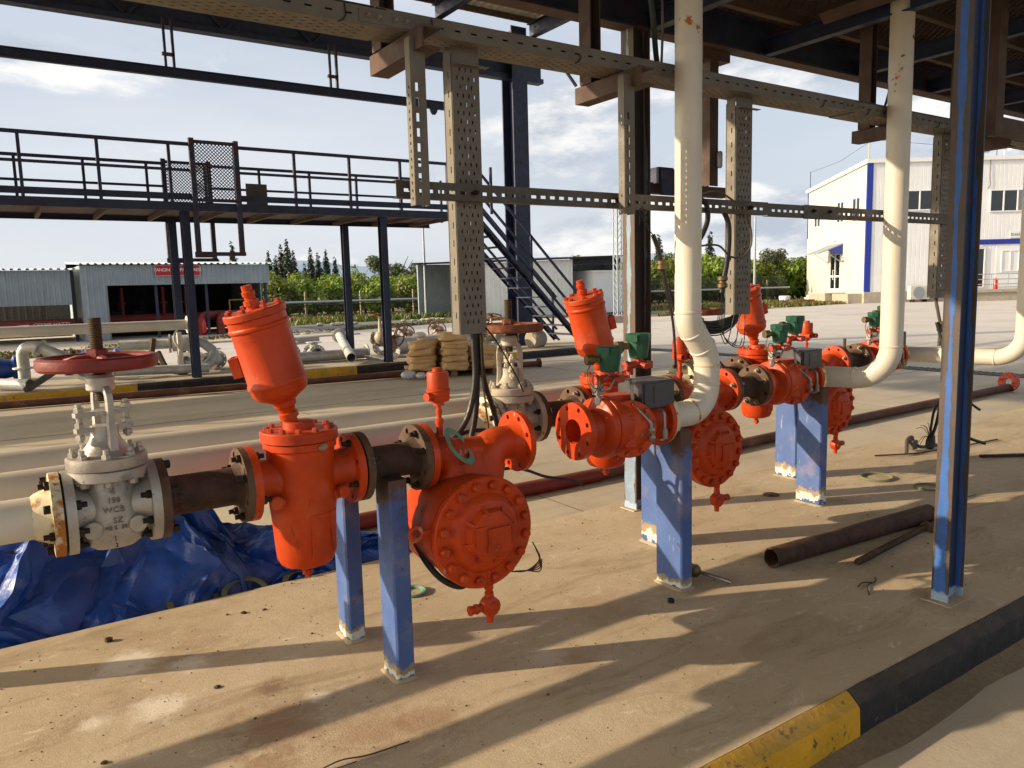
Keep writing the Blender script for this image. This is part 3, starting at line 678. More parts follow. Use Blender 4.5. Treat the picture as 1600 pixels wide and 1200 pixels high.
    mb.lathe([(.012, .03), (.012, .06), (.015, .061), (.015, .078), (.009, .08), (.009, .098), (.012, .099), (.012, .112), (.008, .113), (.008, .125), (.02, .127), (.02, .138), (.036, .142), (.04, .15), (.04, .178), (.043, .18), (.043, .184), (.038, .187), (.039, .24), (.036, .246), (.018, .247), (.018, .258), (.015, .26)], s0, Zv, 32)
    if k == 0: mb.cyl(s0 + Zv * .163, s0 + Zv * .163 + V((-.058, -.02, 0)), .0145, n=14)
    else:
        for sg in (-1, 1): mb.pipe(s0 + Zv * .16 + V((sg * .03, -.01, 0)), s0 + Zv * .16 + V((sg * .034, -.055, 0)), .016, .009, 14)
    part(mb, 'pulse_transmitter', M['orange'], t)
    if k:
        for i, p in enumerate(ring_pts((xo, y, z), X_, .0955, 8, PI / 8)):
            if i % 3 == 0: inst('flange_bolt', ME_STUD, t, p, -X_, M['boltzinc'])
    else:
        for i, p in enumerate(ring_pts((xi + .024, y, z), X_, .0955, 8, PI / 8)):
            if i % 4 == 1: inst('flange_bolt', ME_STUD, t, p, X_, M['boltdark'])
    return t

def cap_mesh(mb, p, r=.05, yaw=0.):
    """green solenoid cap: faceted cup, wide eared rim on top"""
    p = V(p); Rz = Matrix.Rotation(yaw, 3, 'Z')
    mb.lathe([(r * .70, -.052), (r * .76, -.044), (r * .92, .014), (r * .92, .02)], p, Zv, 10)
    mb.lathe([(r * 1.02, .02), (r * 1.05, .024), (r * 1.05, .048), (r * .98, .052)], p, Zv, 8, True, yaw + PI / 8)
    for s in (-1, 1): mb.box(p + Rz @ V((s * r * 1.05, 0, .034)), (r * .42, r * .6, .03), Rz)
def control_valve(k, o, lab):
    xl, y, z = o; t = thing('control_valve', lab, 'control valve', (xl, y, 0), 'orange control valves with green caps')
    c = V((xl, y, z)); mb = MB()
    mb.flange(c, X_, .116, .028, .05, hr=.0095); mb.pipe(c + X_ * .01, c + X_ * .2, .0495, .047, 28)
    mb.lathe([(.085, .028), (.072, .05), (.068, .075), (.078, .1), (.122, .118), (.124, .122), (.124, .146), (.12, .15), (.126, .152), (.128, .16), (.122, .20), (.112, .26), (.096, .33), (.078, .385), (.076, .41), (.082, .445)], c, X_, 48, False)
    for p in ring_pts(c + X_ * .16, X_, .112, 10, .25): mb.cyl(p - X_ * .0, p + X_ * .06, .013, n=8)
    for p in ring_pts(c + X_ * .27, X_, .094, 10, .25): mb.lathe([(.014, 0), (.014, .02), (.01, .026)], p, (p - (c + X_ * .27)).normalized() * .6 + X_, 8)
    mb.flange(c + X_ * .445, X_, .115, .024, .05, hr=.0095)
    mb.box(c + V((.23, 0, .118)), (.13, .09, .02))
    part(mb, 'body', M['orange'], t)
    fa = V((-.30, -.95, .06)).normalized(); fc = c + V((.235, -.062, -.008)); mb = MB()
    mb.lathe([(.085, -.03), (.098, -.01), (.116, .0), (.118, .004), (.118, .024), (.115, .028), (.088, .029), (.082, .034), (.07, .046), (.045, .054), (.02, .057)], fc, fa, 44)
    for ag in (.3, 2.4, 4.5): mb.box(fc + fa * .04 + (frame(fa)[0] * math.cos(ag) + frame(fa)[1] * math.sin(ag)) * .055, (.05, .03, .03), Matrix(frame(fa)).transposed())
    part(mb, 'side_cover', M['orange'], t)
    for p in ring_pts(fc + fa * .028, fa, .102, 10, .15): inst('cover_bolt', ME_SMALL, t, p, fa, None, 1.1)
    # controller box
    mb = MB(); bc = c + V((.388, -.012, .122)); 
    mb.box(bc, (.185, .145, .112)); part(mb, 'controller_box', M['boxgrey'], t)
    mb = MB(); mb.box(bc + V((.0, -.076, .0)), (.165, .008, .095)); mb.box(bc + V((-.03, -.081, 0)), (.006, .004, .07)); part(mb, 'box_cover', M['boxgrey'], t)
    # pilot pipework and caps
    g1 = c + V((.178, -.02, .28)); g2 = c + V((.385, .03, .318))
    for g, yw in ((g1, .6), (g2, .5)):
        mb = MB(); cap_mesh(mb, g, .052, yw); part(mb, 'green_cap', M['green'], t, 28)
        mb = MB(); mb.box(g + Zv * -.062, (.03, .03, .022)); mb.tube([g + V((-.06, .0, -.082)), g + V((0, 0, -.078)), g + V((.06, -.01, -.085))], .0165, 10); mb.hexa(g + V((-.062, 0, -.082)), -X_, .022, .02); mb.cyl(g + V((-.05, -.0, -.12)), g + V((-.05, 0, -.075)), .014, n=10)
        mb.box(g + V((.035, -.02, -.082)), (.03, .03, .03)); mb.tube([g + V((.0, 0, -.08)), g + V((.0, -.05, -.085))], .013, 10)
        part(mb, 'pilot_fitting', M['orange_old'], t)
        mb = MB(); d = V((-.07, .02, .0)); mb.tube([g + V((-.045, .01, .0)), g + d], .014, 10); mb.lathe([(.022, 0), (.022, .03)], g + d, d, 12); part(mb, 'conduit_gland', M['brass'], t)
    mb = MB(); p0 = g1 + V((.06, -.02, -.085)); mb.tube(bend([p0, p0 + V((.02, -.02, 0)), p0 + V((.02, -.03, -.10)), p0 + V((.045, -.108, -.17)), p0 + V((.05, -.112, -.235)), p0 + V((.075, -.088, -.245))], .03, 6), .0075, 10)
    for q in (p0 + V((.02, -.03, -.012)), p0 + V((.047, -.110, -.205)), p0 + V((.05, -.110, -.236))): mb.ball(q, .0145, 8)
    part(mb, 'steel_tube', M['tube'], t)
    mb = MB(); p0 = c + V((.385, -.09, .06)); mb.tube(bend([p0, p0 + V((0, -.03, -.01)), p0 + V((0, -.035, -.12)), p0 + V((.01, .0, -.13))], .02, 5), .0075, 10); mb.cyl(p0 + V((0, -.035, -.12)), p0 + V((0, -.035, -.08)), .012, n=8); part(mb, 'steel_tube', M['tube'], t)
    # small ball valve
    mb = MB(); p0 = c + V((.115, -.02, .10)); mb.cyl(p0 + V((0, 0, -.03)), p0 + Zv * .11, .009, n=10); mb.hexa(p0, Zv, .016, .03); mb.box(p0 + Zv * .06, (.034, .03, .042)); mb.hexa(p0 + Zv * .085, Zv, .015, .02)
    part(mb, 'ball_valve', M['tube'], t)
    mb = MB(); mb.tube([p0 + V((.0, -.02, .06)), p0 + V((.03, -.034, .062)), p0 + V((.055, -.04, .098))], [.007, .006, .005], 8); part(mb, 'lever', M['tube'], t)
    # loose signal wire
    mb = MB(); w = []
    for i in range(34):
        a = i * .62; w.append(p0 + V((-.03 + .022 * math.cos(a) - i * .0004, -.02 + .012 * math.sin(a * .9), .105 + .028 * math.sin(a) - .001 * i)))
    mb.tube(spline([g1 + V((-.07, .02, 0)), g1 + V((-.12, 0, -.06)), g1 + V((-.10, -.02, -.13))] + w[:12], 5), .0022, 6); part(mb, 'signal_wire', M['brass'], t)
    return t

def post(x, y, wx, wy, h, lab, mat=None):
    """square hollow support post"""
    t = thing('support_post', lab, 'support post', (x, y, 0), 'blue steel posts carrying the metering lines')
    mb = MB(); a = wx / 2; c = wy / 2; b = .006
    poly = [(-a + b, -c), (a - b, -c), (a, -c + b), (a, c - b), (a - b, c), (-a + b, c), (-a, c - b), (-a, -c + b)]
    mb.loft([[V((x + p, y + q, z)) for p, q in poly] for z in (0, h)]); part(mb, 'post', mat or M['bluepost'], t, 20)
    mb = MB(); rr = []
    for z, q in ((.0012, .014), (.004, .009), (.009, .002)):
        rr.append([V((x + math.copysign(abs(math.cos(u)) ** .3, math.cos(u)) * (a + q * (1 + .5 * mnoise.noise(V((x * 9 + math.cos(u) * 2, y + math.sin(u) * 2, 0))))), y + math.copysign(abs(math.sin(u)) ** .3, math.sin(u)) * (c + q), z)) for u in [2 * PI * i / 40 + .05 for i in range(40)]])
    mb.loft(rr, True, True); part(mb, 'base_grout', M['island'], t, 40)
    return t
def postmat():
    N = NT('blue_post_paint'); sx = N.n('ShaderNodeSeparateXYZ'); N.l(N.ob, sx.inputs[0])
    c = N.mix(N.ramp(N.noise(5, 5), .3, .7), lin('#38548c'), lin('#4a6499'))
    c = N.mix(N.ramp(N.noise(6, 7), .56, .72, 0, .6), c, lin('#7d7a8c'))
    mk = N.ramp(N.noise(20, 9, .76), .60, .65); c = N.mix(mk, c, lin('#4e3626')); c = N.mix(N.ramp(N.noise(9, 9, .75, stretch=(1, 1, .25)), .62, .68, 0, .7), c, lin('#8d93a6')); c = N.mix(N.ramp(N.noise(3, 6), .55, .75, 0, .5), c, lin('#6d6a84'))
    oi_ = N.n('ShaderNodeObjectInfo'); zn = N.math('ADD', N.math('MULTIPLY', sx.outputs['Z'], N.math('ADD', .75, N.math('MULTIPLY', oi_.outputs['Random'], 1.6))), N.math('MULTIPLY', N.math('SUBTRACT', N.noise(22, 6, .7), .5), .16))
    top = N.ramp(N.math('ADD', sx.outputs['Z'], N.math('MULTIPLY', N.math('SUBTRACT', N.noise(9, 6, .7), .5), .5)), .58, .66)
    c = N.mix(top, c, lin('#4f3627'))
    c = N.mix(N.ramp(zn, .09, .078), c, lin('#8f7d5e')); c = N.mix(N.ramp(zn, .055, .047), c, lin('#c4c6bc')); c = N.mix(N.ramp(zn, .024, .016), c, lin('#34507e'))
    N.l(c, N.b.inputs['Base Color']); N.b.inputs['Roughness'].default_value = .62
    N.l(N.bump(N.math('SUBTRACT', N.noise(90, 4), mk), .2, .004), N.b.inputs['Normal']); return N.m
M['bluepost'] = postmat()

TR = [(0, 2.37), (1.62, 2.77), (3.24, 3.17)]
VM = [(M['silver'], M['red'], 'silver gate valve with a red handwheel at the left of the photo', M['boltdark'], PI / 2 + .28),
      (M['dirtywhite'], M['rustwheel'], 'dirty off-white gate valve with a rusty brown handwheel behind the nearest flow meter', M['boltdark'], -.4),
      (M['dirtywhite'], M['rustwheel'], 'weathered gate valve hidden largely behind the nearest cream riser', M['boltdark'], .3)]
SL = ['orange strainer beside the silver gate valve', 'orange strainer behind the nearest green-capped control valve', 'farthest orange strainer, between the nearest cream riser and the middle control valve']
PL = ['leaning orange air pot on the strainer next to the red handwheel', 'leaning orange air pot in front of the blue stair', 'leaning orange air pot half hidden behind a perforated vertical tray']
ML = ['largest orange flow meter with an open outlet flange, nearest the camera', 'orange flow meter under the nearest cream riser elbow', 'farthest orange flow meter behind the middle pair of blue posts']
CL = ['orange control valve with an open flange facing the left, nearest of the three', 'orange control valve at the foot of the second cream riser, two green caps above it', 'farthest orange control valve, partly hidden behind the second cream riser']
IL = ['nearest cream inlet pipe ending in a rust-streaked flange at the silver valve', 'middle cream pipe running behind the silver valve to the off-white gate valve', 'rearmost of the three parallel cream inlet pipes']
for k, (dx, y) in enumerate(TR):
    mbody, mwh, lab, mblt, yaw = VM[k]
    t, cc = gate_valve(k, (.23 + dx, y, Z0), mbody, mwh, yaw, lab, mblt)
    if k == 0:
        for txt, size, zz, xx in (('4', .026, .055, .0), ('150', .021, .03, .0), ('WCB', .023, .004, -.002), ('SZ', .022, -.026, .006), ('H2 5  38', .015, -.046, 0), ('I', .018, -.076, -.004), ('.2', .014, -.094, -.004)):
            lettering('casting_mark', txt, size, cc + V((xx, -.0715 - (.0025 if zz < -.02 else 0), zz)), (1, 0, 0), (0, 0, 1), M['castmark'] if zz > -.06 else M['boltdark'], t, .003, 1.05)
    # cream inlet pipe
    t = thing('inlet_pipe', IL[k], 'pipe', (-3 + dx * 0, y, 0), 'cream inlet pipes')
    xe = .23 + dx - .115
    mb = MB(); mb.cyl((-5, y, Z0), (xe - .045, y, Z0), .0572, n=36); part(mb, 'pipe', M['cream'], t)
    mb = MB(); mb.lathe([(.0575, -.075), (.064, -.066), (.075, -.038), (.08, -.030)], (xe, y, Z0), X_, 36, False); mb.flange((xe - .030, y, Z0), X_, .1145, .024, .05, hr=.0105); part(mb, 'flange', M['creamrust'], t)
    mb = MB(); mb.flange((xe - .0058, y, Z0), X_, .109, .0056, .056, 8, .0105, .0955); part(mb, 'gasket', M['gasket'], t)
    for i, p in enumerate(ring_pts((xe - .030, y, Z0), X_, .0955, 8, PI / 8)):
        if i % 2 == 0 or k: inst('bolt', ME_STUD, t, p, -X_, M['boltdark'] if k == 0 else M['boltzinc'])
    spool((0, y, Z0), .3455 + dx, .602 + dx, ['rusty flanged pipe between the silver gate valve and the nearest strainer', 'rusty flanged pipe between the off-white gate valve and the middle strainer', 'rusty flanged pipe leading into the farthest strainer'][k], 2 if k else True)
    strainer(k, (.774 + dx, y, Z0), SL[k])
    air_tank((.752 + dx, y, .915), (-.26 if k == 0 else -.29, 0, 1), PL[k], -1 if k == 0 else 1)
    spool((0, y, Z0), .957 + dx, 1.191 + dx, ['rusty flanged pipe on a blue post beside the nearest flow meter', 'rusty flanged pipe ahead of the middle flow meter', 'rusty flanged pipe ahead of the farthest flow meter'][k], 2 if k else True)
    meter(k, (1.33 + dx, y, Z0), ML[k])
    if k: spool((0, y, Z0), 1.618 + dx, 1.876 + dx, ['', 'short rusty flanged pipe right of the nearest cream riser, joining meter to valve', 'short rusty flanged pipe with a vent stub, just left of the second cream riser'][k], 2, .024, None, k == 2)
    control_valve(k, (1.878 + dx, y, Z0), CL[k])
post(1.062, 2.33, .066, .116, .70, 'blue post nearest the camera, under the rusty pipe by the nearest flow meter')
post(1.045, 2.71, .064, .116, .69, 'blue post just behind the nearest one, under the middle cream pipe')
post(2.392, 2.32, .07, .155, .70, 'blue post with a rusty top under the first cream riser elbow')
post(2.722, 2.765, .066, .155, .69, 'blue post half hidden behind the one under the first riser elbow')
post(3.945, 2.715, .066, .165, .70, 'blue post with a white-painted foot under the second riser, front of its pair')
post(4.375, 3.19, .066, .165, .70, 'scuffed pale blue post, rear of the pair under the second riser')
post(-.42, 3.29, .066, .116, .69, 'blue post carrying the rearmost cream pipe outside the left edge')
# green gasket ring hung on the first transmitter stem
mb = MB(); c = V((1.315, 2.30, .775)); ax = V((.55, -.62, .62)).normalized()
x, yy, zz = frame(ax)
mb.loft([[c + ax * h + (x * math.cos(2 * PI * i / 48) + yy * math.sin(2 * PI * i / 48)) * r for i in range(48)] for r, h in ((.078, 0), (.078, .002), (.054, .002), (.054, 0), (.078, 0))], False, False)
solo(mb, 'gasket_ring', M['greengasket'], 'green gasket ring hung on the transmitter stem of the nearest meter', 'gasket', None, None, 34)
# ------------------------------------------------------------------ cream risers
def riser(lab, path, r, welds, extra=None):
    p0 = V(path[0]); t = thing('riser_pipe', lab, 'pipe', (p0.x, p0.y, 0), 'cream risers to the loading deck')
    lo = [p for p in path if p.z <= 2.3] + [V((path[-1].x, path[-1].y, 2.3))]
    mb = MB(); mb.tube(lo, r, 40); part(mb, 'pipe', M['cream'], t, 50)
    mb = MB(); mb.cyl((path[-1].x, path[-1].y, 2.3), path[-1], r, n=40); part(mb, 'upper_pipe', M['creamtop'], t, 50)
    mb = MB(); mb.flange((p0.x, p0.y, p0.z), X_, .1145, .022, .05, hr=.0105); mb.lathe([(.08, .022), (.066, .04), (r, .05)], p0, X_, 36, False); part(mb, 'flange', M['creamrust'], t)
    for i in welds:
        a = lo[i]; d = (lo[min(i + 1, len(lo) - 1)] - lo[max(0, i - 1)]).normalized()
        mb = MB(); mb.lathe([(r, -.006), (r + .0035, -.003), (r + .0035, .003), (r, .006)], a, d, 40, False); part(mb, 'weld_bead', M['creamrust'] if i in (2, 11, 13) else M['cream'], t)
    return t
R4 = .0572
def yset(pts, y): return [V((p[0], y, p[1])) for p in pts]
p1 = bend(yset([(2.348, Z0), (2.652, Z0), (2.652, 1.0), (2.531, 1.145), (2.531, 6.5)], 2.37), [.135, .13, .13], 9)
riser('cream riser with a double elbow above the nearest control valve', p1, R4, [2, 10, 11, 20, 21, 30])
p2 = bend([V((3.968, 2.77, Z0)), V((4.095, 2.77, Z0)), V((4.205, 2.40, Z0)), V((4.205, 2.40, 6.5))], [.07, .20], 12)
riser('cream riser rising from the middle control valve, left of the tall blue column', p2, .061, [14, 26])
p3 = bend([V((5.588, 3.17, Z0)), V((5.70, 3.17, Z0)), V((5.86, 2.40, Z0)), V((5.86, 2.40, 6.5))], [.07, .17], 12)
riser('cream riser at the right edge, rising beyond the tall blue column', p3, R4, [14, 26])

# ------------------------------------------------------------------ perforated trays
def perf(mb, o, u, v, W_, L, holes, th):
    """flat plate W_ x L with rectangular openings; u,v unit axes, thickness along u x v"""
    o = V(o); u = V(u); v = V(v); w = u.cross(v) * th
    rows = {}
    for (a0, a1, b0, b1) in holes: rows.setdefault((round(b0, 5), round(b1, 5)), []).append((a0, a1))
    def plate(a0, a1, b0, b1):
        p = [o + u * a + v * b for a, b in ((a0, b0), (a1, b0), (a1, b1), (a0, b1))]
        mb.add(p + [q + w for q in p], [(0, 1, 2, 3), (7, 6, 5, 4), (0, 4, 5, 1), (1, 5, 6, 2), (2, 6, 7, 3), (3, 7, 4, 0)])
    b = 0
    for (b0, b1) in sorted(rows):
        if b0 > b: plate(0, W_, b, b0)
        a = 0
        for (a0, a1) in sorted(rows[(b0, b1)]):
            plate(a, a0, b0, b1); a = a1
        plate(a, W_, b0, b1); b = b1
    plate(0, W_, b, L)
def slots_v(W_, L, pitch, n, sw, sl, m0=.04):
    h = []; z = m0; k = 0
    while z + sl < L - m0:
        nn = n if k % 2 else n - 1; g = W_ * .62 / max(1, n - 1); st = W_ / 2 - g * (nn - 1) / 2
        for i in range(nn): h.append((st + g * i - sw / 2, st + g * i + sw / 2, z, z + sl))
        z += pitch; k += 1
    return h
def vtray(x, y, z0, z1, w, d, lab, pitch=.031, sl=.014):
    """vertical cable tray: perforated web facing -Y, side flanges with lips"""
    t = thing('cable_tray', lab, 'cable tray', (x, y, z0), 'vertical cable trays'); L = z1 - z0
    mb = MB(); perf(mb, (x, y, z0), X_, Zv, w, L, slots_v(w, L, pitch, 4, .0062, sl), .0016); part(mb, 'web', M['galv'], t, 0)
    for xs, s in ((x, 1), (x + w - .0016, -1)):
        mb = MB(); hs = []; z = .06
        while z < L - .06: hs.append((d * .52, d * .52 + .006, z, z + .024)); z += .068
        perf(mb, (xs, y + d, z0), -Y_, Zv, d - .003, L, hs, .0016) if s > 0 else perf(mb, (xs, y + .003, z0), Y_, Zv, d - .003, L, hs, .0016)
        mb.bx(xs, xs + s * .018, y + d, y + d + .0016, z0, z1)
        part(mb, 'side_flange', M['galv'], t, 0)
    mb = MB(); mb.bx(x - .003, x + w * .80, y + d + .002, y + d + .004, z0, z1 - .03); part(mb, 'lid', M['galv'], t, 0)
    mb = MB(); mb.bx(x + .004, x + w - .004, y - .003, y - .0006, z1 - .055, z1 + .02); mb.bx(x + .002, x + w + .03, y - .028, y - .003, z1 - .058, z1 - .055)
    part(mb, 'top_angle', M['galv'], t, 0)
    return t
vt1 = vtray(1.478, 2.545, 1.148, 2.195, .118, .054, 'perforated vertical tray with thick black cables below it, left of centre')
vt2 = vtray(3.043, 2.545, 1.158, 2.205, .118, .054, 'perforated vertical tray right of the first cream riser, cables looping under it')
vt3 = vtray(4.955, 2.545, 1.185, 2.21, .118, .054, 'perforated vertical tray just left of the tall blue column')
# long horizontal tray, joined lengths
t = thing('cable_tray_run', 'long horizontal perforated cable tray crossing the photo near the top', 'cable tray', (0, 2.47, 2.2))
ZT = 2.197; XT = [-1.6, 1.19, 3.9, 6.4]
for i in range(3):
    xa, xb = XT[i], XT[i + 1]; L = xb - xa; dz = .004 * (i == 1); hs = []
    xx = .05; k = 0
    while xx < L - .06:
        n = 4 if k % 2 else 3
        for q in range(n): hs.append((.022 + .033 * q + (0 if n == 4 else .0165), .022 + .033 * q + (0 if n == 4 else .0165) + .006, xx, xx + .016))
        xx += .032; k += 1
    mb = MB(); perf(mb, (xa, 2.474, ZT + dz), Y_, X_, .146, L, hs, -.0016); part(mb, 'bottom', M['galv'], t, 0)
    hs = []; xx = .06
    while xx < L - .06: hs.append((.026, .032, xx, xx + .024)); xx += .068
    for ys in (2.4705, 2.622):
        mb = MB(); perf(mb, (xa, ys, ZT + dz), Zv, X_, .058, L, hs, .0016); mb.bx(xa, xb, ys + (.0018 if ys < 2.5 else -.016), ys + (.016 if ys < 2.5 else -.0002), ZT + dz + .056, ZT + dz + .058); part(mb, 'side', M['galv'], t, 0)
for i in range(5):
    mb = MB(); mb.tube(spline([(-1.6, 2.492 + .026 * i, ZT + .016), (.4, 2.497 + .026 * i, ZT + .017), (1.9, 2.49 + .027 * i, ZT + .018), (3.4, 2.496 + .026 * i, ZT + .016), (6.4, 2.494 + .026 * i, ZT + .016)], 6), .0125, 8); part(mb, 'laid_cable', M['black'], t)
for xa, xb in ((-1.6, 1.15), (1.155, 3.95), (3.955, 6.4)):
    mb = MB(); mb.bx(xa, xb, 2.4695, 2.6245, ZT + .0625, ZT + .0642); part(mb, 'cover', M['galv'], t, 0)
for xj in (1.19, 3.9):
    mb = MB(); mb.bx(xj - .1, xj + .1, 2.467, 2.4702, ZT + .008, ZT + .05); part(mb, 'joint_plate', M['galv'], t, 0)
    for q in (-.07, -.03, .03, .07):
        inst('bolt', ME_STUD, t, (xj + q, 2.467, ZT + .03), -Y_, M['boltzinc'], .6)
for xc_, zz in ((1.04, 0), (1.36, .0), (3.62, 0), (4.02, 0), (2.02, 0), (2.66, 0), (5.0, 0), (4.75, 0)):
    mb = MB(); mb.tube([V((xc_, 2.465, ZT + .056 - .025 * (xc_ > 1.5))), V((xc_ + .004, 2.464, ZT + .02)), V((xc_ - .006, 2.4645, ZT + .003)), V((xc_ - .02, 2.475, ZT - .0035))], .0026, 6); part(mb, 'cable_tie', M['black'], t)
mb = MB(); mb.tube(spline([(-1.6, 2.55, ZT + .065), (.3, 2.5, ZT + .072), (.75, 2.478, ZT + .066), (1.1, 2.5, ZT + .062), (1.6, 2.55, ZT + .02)], 8), .009, 8); part(mb, 'cable', M['black'], t)
# slotted hanging struts
def strut(x, z0, z1, lab):
    t = thing('hanging_strut', lab, 'strut', (x, 2.42, z0), 'slotted struts hanging from the deck'); w, d, L = .055, .036, z1 - z0; zt = L - .16
    mb = MB(); hs = []; z = .03
    while z < zt: hs.append((.014, .028, z, z + .028)); z += .05
    perf(mb, (x, 2.42, z0), X_, Zv, w, L, hs, .002); part(mb, 'back', M['galv'], t, 0)
    hs = []; z = .018
    while z < zt: hs.append((.015, .0225, z, z + .010)); z += .0265
    for xs in (x, x + w):
        mb = MB(); perf(mb, (xs, 2.42 + d - .0005, z0), -Y_, Zv, d, L, hs, .002); mb.bx(xs, xs + (.010 if xs == x else -.010), 2.42 + d, 2.42 + d + .002, z0, z1); part(mb, 'side', M['galv'], t, 0)
    return t
strut(1.247, 1.612, 2.168, 'slotted hanging strut farthest to the left, under the long tray')
strut(2.212, 1.612, 2.168, 'slotted hanging strut left of the first cream riser')
# horizontal slotted channel
t = thing('channel_rail', 'long horizontal slotted channel crossing in front of the vertical trays', 'channel', (1.22, 2.50, 1.68))
for xa, xb, zz in ((1.215, 3.24, 1.645), (3.24, 5.02, 1.641)):
    hs = []; x = .03
    while x < xb - xa - .05: hs.append((.022, .034, x, x + .024)); x += .046
    mb = MB(); perf(mb, (xa, 2.505, zz), Zv, X_, .062, xb - xa, hs, .002); part(mb, 'web', M['galvdark'], t, 0)
    for q in (zz, zz + .060):
        mb = MB(); mb.bx(xa, xb, 2.507, 2.538, q, q + .002); part(mb, 'lip', M['galvdark'], t, 0)
mb = MB(); mb.bx(3.52, 3.82, 2.50, 2.5028, 1.634, 1.706); part(mb, 'splice_plate', M['galvdark'], t, 0)
for x in (1.27, 1.54, 2.24, 3.1, 3.6, 3.74): inst('bolt', ME_STUD, t, (x, 2.5025, 1.676), -Y_, M['boltdark'], .8)

# ------------------------------------------------------------------ hangers and brackets under the deck
def chan(mb, p0, p1, h, b, tk, up=None, flip=1):
    a = h / 2
    mb.prof([(x * flip, y) for x, y in ((-b / 2, -a), (b / 2, -a), (b / 2, -a + tk), (-b / 2 + tk, -a + tk), (-b / 2 + tk, a - tk), (b / 2, a - tk), (b / 2, a), (-b / 2, a))], p0, p1, up)
HL = ['leftmost rusty hanger bracket holding the long tray', 'rusty hanger bracket above the slotted strut left of the first riser', 'rusty hanger bracket hidden behind the first cream riser', 'rusty hanger bracket just left of the second cream riser', 'rusty hanger bracket right of the tall blue column']
for i, x in enumerate((1.30, 2.285, 3.27, 4.40, 5.45)):
    if i == 2: continue
    t = thing('tray_hanger', HL[i], 'hanger', (x, 2.6, 2.1), 'rusty hangers carrying the cable tray')
    mb = MB(); chan(mb, (x, 2.36 if i != 3 else 2.52, 2.158), (x, 2.78, 2.158), .07, .075, .006, None, -1); part(mb, 'bracket', M['brown'], t, 20)
    mb = MB(); chan(mb, (x - .015, 2.70, 2.194), (x - .015, 2.70, 2.84), .06, .075, .006, (1, 0, 0)); part(mb, 'drop', M['brown'], t, 20)
t = thing('hanger_frame', 'brown steel frame right of the tall blue column, under the deck', 'hanger frame', (5.2, 2.2, 2.2))
mb = MB(); chan(mb, (4.80, 2.2, 2.10), (4.80, 2.2, 2.85), .09, .09, .007); part(mb, 'upright', M['brown'], t, 20)
mb = MB(); chan(mb, (4.85, 2.2, 2.165), (8.5, 2.2, 2.165), .085, .08, .007); part(mb, 'crossbar', M['brown'], t, 20)
t = thing('rear_hanger', 'brown drop post with a crossbar behind the first cream riser', 'hanger', (3.8, 3.33, 1.86))
mb = MB(); chan(mb, (3.77, 3.36, 1.912), (3.77, 3.36, 2.655), .08, .075, .006, (0, 1, 0)); part(mb, 'drop', M['brown'], t, 20)
mb = MB(); mb.bar((3.10, 3.36, 1.878), (3.92, 3.36, 1.878), .06, .06); part(mb, 'crossbar', M['brown'], t, 20)
mb = MB(); mb.bx(3.66, 3.90, 3.31, 3.41, 2.655, 2.72); part(mb, 'top_bracket', M['brown'], t, 20)
mb = MB(); mb.bx(3.26, 3.38, 3.28, 3.36, 1.90, 1.99); mb.bx(3.27, 3.37, 3.262, 3.28, 1.83, 1.98); part(mb, 'junction_box', M['navy'], t, 20)
mb = MB(); mb.lathe([(.012, 0), (.018, .01), (.018, .09), (.012, .10)], (3.805, 3.305, 2.02), Zv, 12); part(mb, 'lamp_tube', M['polegrey'], t)

# ------------------------------------------------------------------ loading deck overhead
def ibeam(mb, p0, p1, h, b, tw, tf, up=None):
    a, c = h / 2, b / 2
    mb.prof([(-c, -a), (c, -a), (c, -a + tf), (tw / 2, -a + tf), (tw / 2, a - tf), (c, a - tf), (c, a), (-c, a), (-c, a - tf), (-tw / 2, a - tf), (-tw / 2, -a + tf), (-c, -a + tf)], p0, p1, up)
t = thing('loading_deck', 'dark blue steel loading deck with brown grating overhead', 'loading deck', (3, 2.4, 2.72))
for y in (3.3, 1.53):
    mb = MB(); ibeam(mb, (-6, y, 2.82), (13, y, 2.82), .2, .10, .007, .01); part(mb, 'edge_beam', M['navyrust'], t, 20)
    mb = MB(); mb.bx(-6, 13, y - .05, y + .05, 2.7195 - .003, 2.7195); part(mb, 'flange_strip', M['brown'], t, 20)
x = 4.18 - .985 * 10
while x < 13:
    mb = MB(); ibeam(mb, (x, 1.535, 2.77), (x, 3.295, 2.77), .1, .06, .006, .008); part(mb, 'joist', M['navy'], t, 20); x += .985
for y in (1.95, 2.55, 3.0):
    mb = MB(); mb.bar((-6, y, 2.852), (13, y, 2.852), .04, .05); part(mb, 'stringer', M['brown'], t, 20)
mb = MB(); mb.pipe((4.02, 2.05, 2.79), (4.02, 2.75, 2.79), .05, .044, 4); part(mb, 'box_tube', M['brown'], t, 20)
mb = MB(); ya, yb = .75, 3.34; px = .058; n = int((19 + (yb - ya)) / px)
for i in range(n):
    s = -6 - (yb - ya) + i * px
    for sg in (1, -1):
        xa, xb = (s, s + (yb - ya)) if sg > 0 else (s + (yb - ya), s)
        pa, pb = V((xa, ya, 2.93)), V((xb, yb, 2.93))
        if xa < -6: pa = pa + (pb - pa) * ((-6 - xa) / (xb - xa)) if sg > 0 else pa
        if sg < 0 and xb < -6: pb = pa + (pb - pa) * ((-6 - xa) / (xb - xa))
        if max(xa, xb) > 13: continue
        mb.bar(pa, pb, .006, .018)
part(mb, 'expanded_grating', M['brown'], t, 0)
for x0_, x1_ in ((-6, 3.5), (4.6, 13)):
    mb = MB(); mb.bx(x0_, x1_, 1.6, 3.25, 2.945, 2.95); part(mb, 'deck_plate', M['brown'], t, 0)
